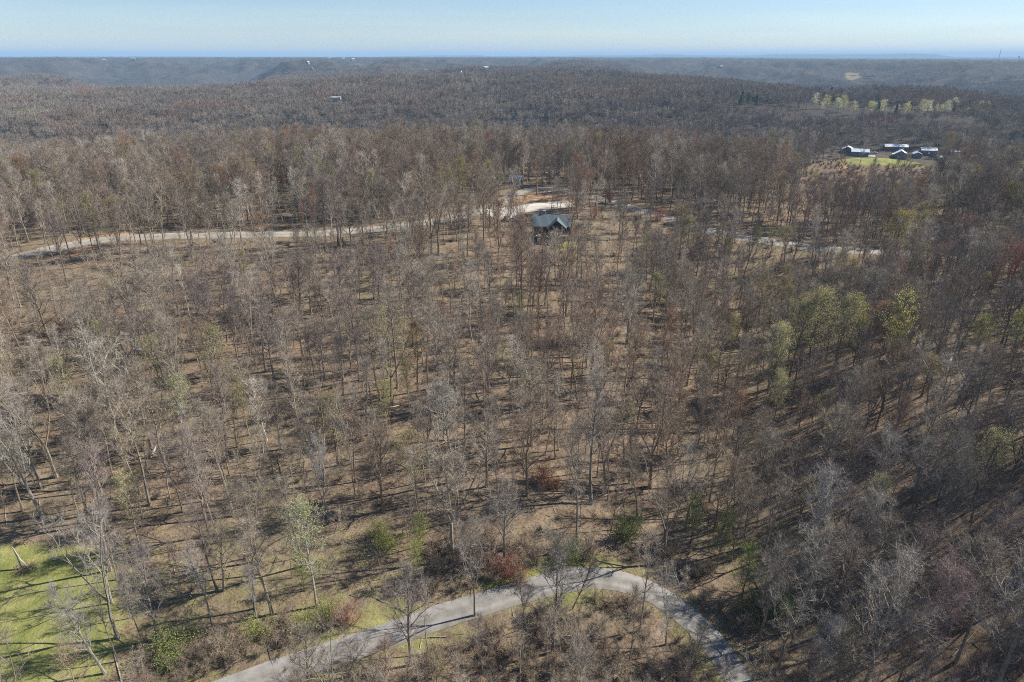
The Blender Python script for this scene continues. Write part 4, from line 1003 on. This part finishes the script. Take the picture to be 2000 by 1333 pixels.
brush_zone([(280,1260),(560,1220),(640,1225),(520,1300),(420,1345),(290,1345)], 34, .5, 1.1)
brush.sort(key=lambda b: b[0])
zones = {'below': [], 'above': [], 'right': [], 'left': []}
for b in brush:
    u, v = b[:2]; zones['left' if u < 660 and v > 1200 else 'right' if u > 1260 and v < 1340 and u > 1260 + (v - 1150) * .9 else 'above' if v < 1175 and u < 1200 else 'below'].append(b)
ZT = {'below': 'tangled tan bush inside the road bend', 'above': 'brown bare bush on the bank above the road', 'right': 'bare bush on the shaded bank right of the road', 'left': 'bare brown bush left of the lower road'}
for zk, lst in zones.items():
    for k, (u, v, x, y, s) in enumerate(lst):
        t = rnd.choice([(.31,.25,.175),(.27,.215,.16),(.35,.29,.20),(.23,.185,.14)])
        plant('shrub_bare', x, y, s=s, tint=t, label='%s, %s from the left' % (ZT[zk], ORD[k]), name='bare_shrub', cat='shrub', parts=('stems', 'foliage'), group=SB, wide=rnd.uniform(.9, 1.25))
# evergreens and the pale row on the right
EG, PG = 'evergreen trees in the right-hand wood', 'pale blossoming trees on the right ridge'
evs = [(rnd.uniform(1440, 1520), rnd.uniform(196, 214)) for _ in range(10)] + [(rnd.uniform(1590, 1640), rnd.uniform(196, 208)) for _ in range(4)] + [(1362, 205), (1712, 226), (1748, 229), (1776, 224), (1862, 222), (1888, 221)]
evs.sort()
for k, (u, v) in enumerate(evs):
    x, y, z = ground(u, v); plant('pine', x, y, s=rnd.uniform(.75, 1.05), tint=(.12,.1,.08), leaf=(.095,.125,.07), wide=1.6, label='dark green evergreen in the right-hand wood, %s from the left' % ORD[k], name='evergreen_tree', cat='tree', group=EG)
ps = [(u + rnd.uniform(-9, 9), 218 + rnd.uniform(-7, 7) + (u - 1590) * .02) for u in list(range(1590, 1668, 9)) + list(range(1690, 1800, 10)) + list(range(1812, 1885, 9)) + list(range(1900, 1945, 11))]
for k, (u, v) in enumerate(sorted(ps)):
    x, y, z = ground(u, v); plant('leafy', x, y, s=rnd.uniform(.65, 1.4), tint=(.42,.40,.28), leaf=rnd.choice([PALEY, (.80,.78,.52), (.62,.60,.24)]), wide=1.5, label='pale cream-yellow tree in the row on the right ridge, %s from the left' % ORD[k], name='blossoming_tree', cat='tree', group=PG)

# the wood itself
WOOD = []       # x, y, kind, s, wide, tint
x, y = scatter(-640, 680, 42, 650, 4.6)
k = keep_mask(x, y); x, y = x[k], y[k]
k = ~(in_poly_px(x, y, GRASSY) & (rng0.uniform(size=x.shape) < .25)); x, y = x[k], y[k]
# thinner on the sunny left slope, denser in the hollow and on the right
u_, v_, d_ = project(x, y, zfun(x, y)); dens = np.where((y < 235) & (u_ < 1250), .88, 1.0)
dens = np.where((v_ > 1150) & (u_ < 1420), .8, dens); dens = np.where(y > 330, .60, dens)
dens = np.where(in_poly_px(u_, v_, [(1520,318),(1700,322),(1860,330),(1820,380),(1600,370)]), .25, dens)
k = rng0.uniform(size=x.shape) < dens; x, y = x[k], y[k]; z = zfun(x, y)
# tree spots far enough from the trees placed by hand
for i in range(len(x)):
    u, v, d = project(x[i], y[i], z[i]); right = u > 1300 and y[i] < 230
    q = rnd.random()
    if right: kind = 'broad' if q < .34 else 'forked' if q < .55 else 'tall' if q < .78 else 'under' if q < .90 else 'pole'
    elif y[i] > 235: kind = 'broad' if q < .22 else 'forked' if q < .45 else 'tall' if q < .80 else 'pole' if q < .92 else 'under'
    else: kind = 'broad' if q < .09 else 'forked' if q < .20 else 'tall' if q < .43 else 'pole' if q < .84 else 'under'
    if y[i] > 190 and rnd.random() < .015: kind = 'budding'
    s = rnd.uniform(.62, 1.10)
    if right: s *= .80
    if v > 1120 and u < 1420: s *= .8
    if rnd.random() < (.09 if right else .025): kind = 'budding'
    if y[i] > 420: s *= rnd.uniform(.85, 1.1)
    bx, by = x[i] - hx, y[i] - hy
    if -16 < by < 2 and abs(bx) < 11: s *= .55
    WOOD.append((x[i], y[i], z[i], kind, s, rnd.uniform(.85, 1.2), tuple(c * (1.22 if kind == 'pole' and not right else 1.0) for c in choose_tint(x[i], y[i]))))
SIGHT = [(1625,268,1765,318,.93),(1765,272,1850,322,.93),(1850,290,1960,330,.7),(1585,300,1860,326,.95),(1510,312,1860,346,.85),(1038,404,1122,455,.8),(965,355,1125,425,.5),(640,188,672,200,1),(985,350,1030,362,.8),(950,405,1030,440,.6),(0,465,250,532,.8),(240,444,960,478,.82),(1440,460,1560,492,.7),(1125,370,1320,438,.6),(1560,482,1880,506,.35)]
SPEC = []
for i in IND:
    if i['parts'][0] == 'trunk' and (i['leaf'] or i['tint'][0] > .36 or i['label']):
        H = FORMS[i['kind']][0][2] * i['s']; a = project(i['x'], i['y'], i['z'] + H * .97); b = project(i['x'], i['y'], i['z'] + H * .45); hw = (b[1] - a[1]) * .5
        SPEC.append((a[0] - hw, a[1], a[0] + hw, b[1], .93, math.hypot(i['x'], i['y'])))
    elif i['name'] in ('leafy_shrub', 'red_shrub'):
        H = FORMS[i['kind']][0][2] * i['s']; a = project(i['x'], i['y'], i['z'] + H); b = project(i['x'], i['y'], i['z']); hw = (b[1] - a[1]) * .5
        SPEC.append((a[0] - hw, a[1], a[0] + hw, b[1], .92, math.hypot(i['x'], i['y'])))
def blocks(x, y, z, H, R_):
    r = math.hypot(x, y); a = project(x, y, z + H); b = project(x, y, z + H * .4); pr = R_ * FPX / a[2]; out = 0
    for q in SIGHT + SPEC:
        if len(q) > 5 and not (r < q[5] - .5): continue
        ox = min(a[0] + pr, q[2]) - max(a[0] - pr, q[0]); oy = min(b[1], q[3]) - max(a[1], q[1])
        if ox > 0 and oy > 0: out = max(out, q[4] * min(1, (ox * oy) / (.3 * min((q[2] - q[0]) * (q[3] - q[1]), 2 * pr * (b[1] - a[1])) + 1e-6)))
    return rnd.random() < out
SIGHT_Y = {0: 420, }
WOOD = [t for t in WOOD if not (math.hypot(t[0], t[1]) < 470 and blocks(t[0], t[1], t[2], FORMS[t[3]][0][2] * t[4], 3.0))]
xs_, ys_ = scatter(-420, 440, 60, 300, 6.5); k = keep_mask(xs_, ys_); xs_, ys_ = xs_[k], ys_[k]; zs_ = zfun(xs_, ys_); kb = fbm(xs_ / 18, ys_ / 18, 141, 3); LOWB = []
x2_, y2_ = scatter(100, 345, 322, 402, 3.2); k = keep_mask(x2_, y2_); x2_, y2_ = x2_[k], y2_[k]; xs_ = np.r_[xs_, x2_]; ys_ = np.r_[ys_, y2_]; zs_ = np.r_[zs_, zfun(x2_, y2_)]; kb = np.r_[kb, np.full(len(x2_), .4)]
for a, b, c, n_ in zip(xs_, ys_, zs_, kb):
    if n_ + rnd.gauss(0, .35) > .02: LOWB.append((a, b, c, 'shrub_bare', rnd.uniform(.22, .62), rnd.uniform(.9, 1.4), rnd.choice([(.29,.225,.155),(.25,.195,.14),(.33,.27,.19),(.21,.17,.13)] if b < 300 else [(.19,.145,.11),(.22,.17,.125),(.17,.13,.105)])))
# saplings and small understorey
xs_, ys_ = scatter(-420, 440, 60, 330, 4.6); k = keep_mask(xs_, ys_); xs_, ys_ = xs_[k], ys_[k]; zs_ = zfun(xs_, ys_)
for a, b, c in zip(xs_, ys_, zs_):
    u, v, d = project(a, b, c)
    if rnd.random() < (.75 if v < 1100 else .4) and not blocks(a, b, c, 4, 1.2): WOOD.append((a, b, c, 'under', rnd.uniform(.28, .72), rnd.uniform(.9, 1.35), choose_tint(a, b)))
def screen_h(t):
    H = FORMS[t[3]][0][2] * t[4]; a = project(t[0], t[1], t[2]); b = project(t[0], t[1], t[2] + H)
    um, vm = (a[0] + b[0]) / 2, (a[1] + b[1]) / 2
    vis = -15 < um < 2015 and vm < 1325
    return a[1] - b[1] if vis else -1
n_special = sum(1 for i in IND if i['parts'][0] == 'trunk' and i['name'] is None)
order = sorted(range(len(WOOD)), key=lambda i: -screen_h(WOOD[i]))
need = {(k, v) for k in ('tall', 'pole', 'broad', 'forked', 'under', 'budding') for v in range(len(FORMS[k]))} - {(i['kind'], i['var']) for i in IND}
chosen = []; N_IND = 300 - n_special - 2
for i in order[:N_IND]:
    v = rnd.randrange(len(FORMS[WOOD[i][3]])); need.discard((WOOD[i][3], v)); chosen.append((i, v))
took = {i for i, v in chosen}
for kv in sorted(need):
    i = next(i for i in order if i not in took and WOOD[i][3] == kv[0]); took.add(i); chosen.append((i, kv[1]))
near_i = took
for i, v in chosen:
    t = WOOD[i]; leaf = OLV if t[3] == 'budding' else None
    plant(t[3], t[0], t[1], s=t[4], tint=t[6], wide=t[5], leaf=leaf, special=False, var=v, lean=(rnd.gauss(0, .03), rnd.gauss(0, .03)))
rest = [t for i, t in enumerate(WOOD) if i not in near_i] + LOWB

# labels for the unnamed trees: look, place beside something one can find, and rank along it
MARKS = [('the lawn', 110, 1150), ('the broken-topped pale tree', 190, 1240), ('the pale white-barked tree', 60, 930), ('the cream-crowned tree', 275, 1010),
 ('the pale budding tree', 615, 1100), ('the tall lime shrubs', 815, 1080), ('the twin-stemmed tree', 925, 1120), ('the road bend', 1160, 1110), ('the orange-red bushes', 1070, 930), ('the broad-headed tan tree', 1155, 860),
 ('the greenish-crowned tree', 340, 800), ('the two yellow-green trees', 780, 770), ('the pale forked tree', 640, 930), ('the cream-yellow hollow trees', 1500, 750), ('the wide olive crown', 1575, 630), ('the brightest yellow tree', 1735, 630), ('the silvery grey tree', 1570, 1010), ('the brightest green shrub', 1450, 1145), ('the large bottom-edge tree', 1690, 1200), ('the pinkish spreading tree', 1800, 1190), ('the bottom right tree', 1945, 1230), ('the lone green shrub', 1225, 815), ('the green right-edge tree', 1970, 650), ('the fan-crowned tree', 800, 1210), ('the pale fallen log', 312, 868), ('the leaning dead pole', 1853, 712), ('the tan round crown', 985, 1000), ('the dark red bushes', 995, 1110)]
KW = {'tall': 'tall bare', 'pole': 'slender bare', 'broad': 'spreading bare', 'forked': 'forked bare', 'under': 'small bare', 'budding': 'olive-budded', 'leafy': 'leafing'}
def hue(t):
    l = sum(t) / 3; wr = t[0] / (t[2] + 1e-6)
    return 'pale grey' if l > .30 else 'reddish' if wr > 1.75 else 'dark' if l < .165 else 'brown' if wr > 1.5 else 'grey'
groups = {}
for i in IND:
    if i['label']: continue
    H = FORMS[i['kind']][0][2] * i['s']; u, v, d = project(i['x'], i['y'], i['z'] + H * .5)
    m = min(MARKS, key=lambda m: math.hypot((m[1] - u), (m[2] - v) * 1.2)); dx, dy = u - m[1], v - m[2]
    rel = ('right of' if dx > 0 else 'left of') if abs(dx) > abs(dy) else ('below' if dy > 0 else 'above')
    groups.setdefault('%s %s tree %s %s' % (KW[i['kind']], hue(i['tint']), rel, m[0]), []).append((u, i))
for kx, lst in groups.items():
    lst.sort(key=lambda a: a[0])
    for q, (u, i) in enumerate(lst): i['label'] = kx if len(lst) == 1 else '%s, %s from left' % (kx, ORD[q])
for i in IND:
    tm, cm_, H = FORMS[i['kind']][i['var']]; tree = i['parts'][0] == 'trunk'
    nm = i['name'] or {'budding': 'budding_tree', 'leafy': 'leafing_tree'}.get(i['kind'], 'bare_tree')
    r = empty(nm, (i['x'], i['y'], i['z']), i['rz'], i['label'], i['cat'] or 'tree', i['group'] or 'trees of the winter wood')
    lx, ly = i['lean']; cz_, sz_ = math.cos(i['rz']), math.sin(i['rz'])
    r.rotation_euler = (Matrix.Rotation(lx, 3, 'Y') @ Matrix.Rotation(-ly, 3, 'X') @ Matrix.Rotation(i['rz'], 3, 'Z')).to_euler()
    r.scale = (i['s'] * i['wide'], i['s'] * i['wide'], i['s'])
    lf = i['leaf'] or (.25, .25, .1); dk_ = 1.0 if tree else 1.0
    for pn, me in zip(i['parts'], (tm, cm_)):
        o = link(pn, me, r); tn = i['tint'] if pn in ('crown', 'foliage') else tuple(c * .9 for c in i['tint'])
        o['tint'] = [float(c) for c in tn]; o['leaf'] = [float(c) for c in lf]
# dead wood on the ground
M_DEAD = mat_simple('bleached_dead_wood', (.50, .45, .37), .9, .2, 2)
def log_at(u0, v0, u1, v1, r, label, lift=.12, name='fallen_log', cat='log', stubs=3):
    a = np.array(ground(u0, v0)); b = np.array(ground(u1, v1)); L = np.linalg.norm(b - a); o = link(name, None, loc=tuple(a))
    m = MB(); n = 7; pts = [(a + (b - a) * k / (n - 1)) for k in range(n)]; pts = [(p[0] - a[0] + .12 * rnd.gauss(0, 1), p[1] - a[1], zf(p[0], p[1]) - a[2] + r + lift * k) for k, p in enumerate(pts)]
    m.tube(pts, np.linspace(r, r * .5, n), 8); bpy.data.objects.remove(o); o = empty(name, tuple(a), 0, label, cat)
    for k in range(stubs):
        m2 = MB(); p = pts[3 + k]; m2.tube([p, (p[0] + rnd.uniform(-1, 1), p[1] + rnd.uniform(-1, 1), p[2] + rnd.uniform(.4, 1.2))], [r * .35, r * .12], 5); m2.build('branch_stub', M_DEAD, o)
    m.build('stem', M_DEAD, o, True)
log_at(297, 897, 318, 853, .22, 'pale bleached fallen log lying on the left slope', .35)
log_at(690, 815, 780, 800, .24, 'long fallen log below the yellow-green budding trees')
log_at(1846, 735, 1862, 690, .3, 'leaning dead pale pole on the right slope', .5, 'dead_pole', 'dead tree')
log_at(100, 640, 150, 610, .2, 'pale fallen branch on the upper left slope', .1)
log_at(1420, 960, 1470, 930, .2, 'fallen log in the hollow on the right slope', .1)
px_, py_, pz_ = ground(42, 1112)
bp = empty('brush_pile', (px_, py_, pz_), 0, 'pile of cut branches with a bleached upright snag on the lawn', 'brush pile')
m = MB(); m.tube([(0, 0, 0), (-.2, .3, 2.2), (-.5, .3, 4.2)], [.16, .12, .05], 7); m.tube([(1.0, .2, 0), (.2, .2, 1.7), (-.4, .3, 4.0)], [.12, .09, .04], 7); m.build('snag', M_DEAD, bp)
m = MB()
for k in range(70):
    a = rnd.uniform(0, 6.28); rr_ = rnd.uniform(0, 1.2); p = (rr_ * math.cos(a) + .7, rr_ * math.sin(a), rnd.uniform(0, .5)); d = (rnd.gauss(0, 1), rnd.gauss(0, 1), abs(rnd.gauss(0, .5)))
    m.tube([p, tuple(p[j] + d[j] * .8 for j in range(3))], [.035, .01], 4, cap=False)
m.build('branches', mat_simple('cut_brush', (.27, .17, .12), .9, .3, 3), bp)

# sticks and windfall lying all over the forest floor: nobody could count them
tmk = TriMesh(); sx, sy = scatter(-300, 320, 60, 300, 2.6); kk = np.abs(sx) < .84 * sy + 10; sx, sy = sx[kk], sy[kk]
kk = (path_d(sx, sy, PATH_LOW) > 3.2) & (path_d(sx, sy, PATH_RIDGE) > 4.5) & ~in_poly_px(sx, sy, LAWN) & (rng0.uniform(size=sx.shape) < .6); sx, sy = sx[kk], sy[kk]
sa = rng0.uniform(0, 6.283, len(sx)); sl_ = rng0.uniform(.6, 2.6, len(sx)) * (1 + 1.6 * (rng0.uniform(size=len(sx)) < .12)); ex, ey = sx + sl_ * np.cos(sa), sy + sl_ * np.sin(sa)
za, zb = zfun(sx, sy) + .06, zfun(ex, ey) + .06 + rng0.uniform(0, .35, len(sx)); r_s = .022 + .022 * sl_ * rng0.uniform(.6, 1.1, len(sx))
P0 = np.c_[sx, sy, za]; P1 = np.c_[ex, ey, zb]; dd_ = P1 - P0; nn = np.cross(dd_, (0, 0, 1.)); nn /= np.linalg.norm(nn, axis=1)[:, None]; uu = np.cross(nn, dd_); uu /= np.linalg.norm(uu, axis=1)[:, None]
ring = [P0 + nn * r_s[:, None], P0 - nn * r_s[:, None] * .5 + uu * r_s[:, None] * .9, P0 - nn * r_s[:, None] * .5 - uu * r_s[:, None] * .9, P1]
VV = np.stack(ring, 1).reshape(-1, 3); b0 = np.arange(len(sx))[:, None] * 4; FF = np.concatenate([np.array([0, 1, 3]) + b0, np.array([1, 2, 3]) + b0, np.array([2, 0, 3]) + b0], 1).reshape(-1, 3)
fs = link('fallen_sticks', mesh_np('fallen_sticks', VV, FF.ravel(), np.full(len(FF), 3), [mat_simple('weathered_sticks', (.27, .23, .18), .9, .5, .12)])); tag(fs, 'fallen sticks and windfall scattered over the leaf litter', 'sticks', kind='stuff')

# the rest of the wood as one object, instanced by geometry nodes
KINDS = [(k, v) for k in ('tall', 'pole', 'broad', 'forked', 'under', 'budding', 'shrub_bare') for v in range(len(FORMS[k]))]
KI = {kv: n for n, kv in enumerate(KINDS)}
PTS, IDX, ROT, SCL, TNT, LFT = [], [], [], [], [], []
for (x, y, z, kind, s, wd, tint) in rest:
    PTS.append((x, y, z)); IDX.append(KI[(kind, rnd.randrange(len(FORMS[kind])))]); ROT.append((rnd.gauss(0, .03), rnd.gauss(0, .03), rnd.uniform(0, 6.28)))
    f = 1.0; SCL.append((s * wd, s * wd, s)); TNT.append(tint); LFT.append(rnd.choice([OLV, (.33,.27,.12), (.36,.2,.12)]))
# far canopy patches
NP = 0; yy0 = 612.0
while yy0 < 4900:
    sp = 25.0 if yy0 < 1500 else 25.0 + (yy0 - 1500) * .009
    for x in np.arange(-.86 * yy0 - 60, .86 * yy0 + 60, sp):
        xx, yy = x + rnd.uniform(-.35, .35) * sp, yy0 + rnd.uniform(-.35, .35) * sp; r = math.hypot(xx, yy)
        if r < 560 or (yy < 640 and abs(xx) < 640): continue
        if r > 1900 and rnd.random() < (r - 1900) / 800: continue
        PTS.append((xx, yy, 0)); IDX.append(len(KINDS) + rnd.randrange(len(PATCHES))); ROT.append((0, 0, rnd.uniform(0, 6.28))); q = rnd.uniform(.9, 1.15) * sp / 25; SCL.append((q, q, rnd.uniform(.75, 1.12)))
        v = fbm(np.array([xx / 130]), np.array([yy / 130]), 301, 3)[0] + rnd.gauss(0, .2)
        c = rnd.choice(WARM if v > .3 else MAUVE if v < -.3 else GREY); 
        if rnd.random() < .012: c = rnd.choice(REDB + OLIVE)
        k_ = rnd.uniform(.82, 1.12); TNT.append(tuple(a * k_ for a in c)); LFT.append(OLV); NP += 1
    yy0 += sp * .92
PTS = np.array(PTS, float); IDX = np.array(IDX); far = IDX >= len(KINDS)
PTS[far, 2] = zfun(PTS[far, 0], PTS[far, 1])
kill = far & (PTS[:, 2] < LAKE_Z + 3)
for cx_, cy_, cr_ in CLEAR_PTS:
    if math.hypot(cx_, cy_) > 500: kill |= far & (np.hypot(PTS[:, 0] - cx_, PTS[:, 1] - cy_) < cr_)
for i in IND:
    if math.hypot(i['x'], i['y']) > 560: kill |= far & (np.hypot(PTS[:, 0] - i['x'], PTS[:, 1] - i['y']) < 9)
kill |= far & in_poly_px(PTS[:, 0], PTS[:, 1], CLEAR_FAR)
fu, fv, fd = project(PTS[:, 0], PTS[:, 1], PTS[:, 2] + 17); fr_ = np.hypot(PTS[:, 0], PTS[:, 1]); fu0, fv0, _f = project(PTS[:, 0], PTS[:, 1], PTS[:, 2])
for (a, b, c, d) in [(1585,200,1950,214),(1438,190,1522,206),(1588,188,1642,202),(638,190,674,203),(1650,150,1680,160),(0,184,50,195),(884,148,904,156),(940,140,958,149),(1622,172,1640,179),(1402,134,1414,140)]:
    gx_, gy_, gz_ = ground((a + b * 0 + c) / 2, d); r_ = math.hypot(gx_, gy_); hw = 26 * FPX / fd * .45
    kill |= far & (fu + hw > a) & (fu - hw < c) & (fv < d - 1) & (fv0 > d - 2) & (fr_ < r_ - 6) & (fr_ > r_ * (.8 if a == 1585 else .9))
kp = ~kill; PTS, IDX = PTS[kp], IDX[kp]; ROT, SCL, TNT, LFT = (np.array(a, float)[kp] for a in (ROT, SCL, TNT, LFT))
pm = bpy.data.meshes.new('woodland'); pm.vertices.add(len(PTS)); pm.vertices.foreach_set('co', PTS.astype(np.float32).ravel())
def pattr(nm, typ, arr, key):
    a = pm.attributes.new(nm, typ, 'POINT'); a.data.foreach_set(key, np.asarray(arr).ravel())
pattr('idx', 'INT', IDX.astype(np.int32), 'value'); pattr('rot', 'FLOAT_VECTOR', ROT.astype(np.float32), 'vector'); pattr('scl', 'FLOAT_VECTOR', SCL.astype(np.float32), 'vector')
pattr('tint', 'FLOAT_COLOR', np.c_[TNT, np.ones(len(TNT))].astype(np.float32), 'color'); pattr('leaf', 'FLOAT_COLOR', np.c_[LFT, np.ones(len(LFT))].astype(np.float32), 'color')
wood = link('woodland', pm); tag(wood, 'winter wood of bare grey and brown trees covering the hills to the distance', 'woodland', kind='stuff')
# sources: parts of individual trees of the same form that stand in the scene
ng = bpy.data.node_groups.new('woodland_instances', 'GeometryNodeTree')
ng.interface.new_socket('Geometry', in_out='INPUT', socket_type='NodeSocketGeometry'); ng.interface.new_socket('Geometry', in_out='OUTPUT', socket_type='NodeSocketGeometry')
N = ng.nodes; Lk = ng.links.new
gi = N.new('NodeGroupInput'); go_ = N.new('NodeGroupOutput'); jn = N.new('GeometryNodeJoinGeometry')
def named(nm, typ): n = N.new('GeometryNodeInputNamedAttribute'); n.data_type = typ; n.inputs['Name'].default_value = nm; return n.outputs['Attribute']
a_idx, a_rot, a_scl = named('idx', 'INT'), named('rot', 'FLOAT_VECTOR'), named('scl', 'FLOAT_VECTOR')
src = {}
for o in COL.objects:
    if o.type == 'MESH' and o.name.split('.')[0] in ('trunk', 'crown', 'stems', 'foliage'): src.setdefault(o.data.name, o)
def inst(num, objs=None, mesh=None):
    cmp = N.new('FunctionNodeCompare'); cmp.data_type = 'INT'; cmp.operation = 'EQUAL'; Lk(a_idx, cmp.inputs[2]); cmp.inputs[3].default_value = num
    jj = N.new('GeometryNodeJoinGeometry')
    for o in objs:
        oi = N.new('GeometryNodeObjectInfo'); oi.transform_space = 'ORIGINAL'; oi.inputs['Object'].default_value = o; oi.inputs['As Instance'].default_value = False
        Lk(oi.outputs['Geometry'], jj.inputs[0])
    ip = N.new('GeometryNodeInstanceOnPoints'); Lk(gi.outputs[0], ip.inputs['Points']); Lk(cmp.outputs[0], ip.inputs['Selection'])
    g2 = N.new('GeometryNodeGeometryToInstance'); Lk(jj.outputs[0], g2.inputs[0]); Lk(g2.outputs[0], ip.inputs['Instance'])
    Lk(a_scl, ip.inputs['Scale'])
    er = N.new('FunctionNodeEulerToRotation'); Lk(a_rot, er.inputs[0]); Lk(er.outputs[0], ip.inputs['Rotation'])
    Lk(ip.outputs[0], jn.inputs[0])
for (kind, var), n in KI.items():
    tm, cm_, H = FORMS[kind][var]; objs = [src[m_.name] for m_ in (tm, cm_) if m_.name in src]
    if len(objs) < 2:
        tm, cm_, H = FORMS[kind][0]; objs = [src[m_.name] for m_ in (tm, cm_)]
    inst(n, objs)
# the far patches stand as real pieces of wood at the back and are repeated from there
pp = []
for k, me in enumerate(PATCHES):
    u0 = [(300, 215), (760, 215), (1180, 225), (1330, 230)][k]; x, y, z = ground(*u0)
    o = link('far_wood', me, loc=(x, y, z)); tag(o, 'patch of bare trees in the far wood', 'woodland', 'patches of far wood', 'stuff'); o['tint'] = [.235, .205, .175]; pp.append(o)
for k, o in enumerate(pp): inst(len(KINDS) + k, [o])
Lk(jn.outputs[0], go_.inputs[0])
md = wood.modifiers.new('instances', 'NODES'); md.node_group = ng
print('wood points', len(PTS), 'patches', NP, 'individual', len(IND), 'rest', len(rest))

# ------------------------------------------------------------------ air
hb = MB(); hb.box((0, 13500, (CAM_Z + 130 - 140) / 2 - 5), (64000, 30000, CAM_Z + 130 + 140))
hm = bpy.data.materials.new('blue_air'); hm.use_nodes = True; ht = hm.node_tree; ht.nodes.clear()
ho = ht.nodes.new('ShaderNodeOutputMaterial'); hv = ht.nodes.new('ShaderNodeVolumePrincipled'); hv.inputs['Color'].default_value = (.45, .70, .955, 1); hv.inputs['Density'].default_value = HAZE; hv.inputs['Anisotropy'].default_value = 0.0
ht.links.new(hv.outputs[0], ho.inputs['Volume'])
hz_o = hb.build('haze', hm); tag(hz_o, 'thin blue haze over the distant hills', 'haze', kind='stuff')
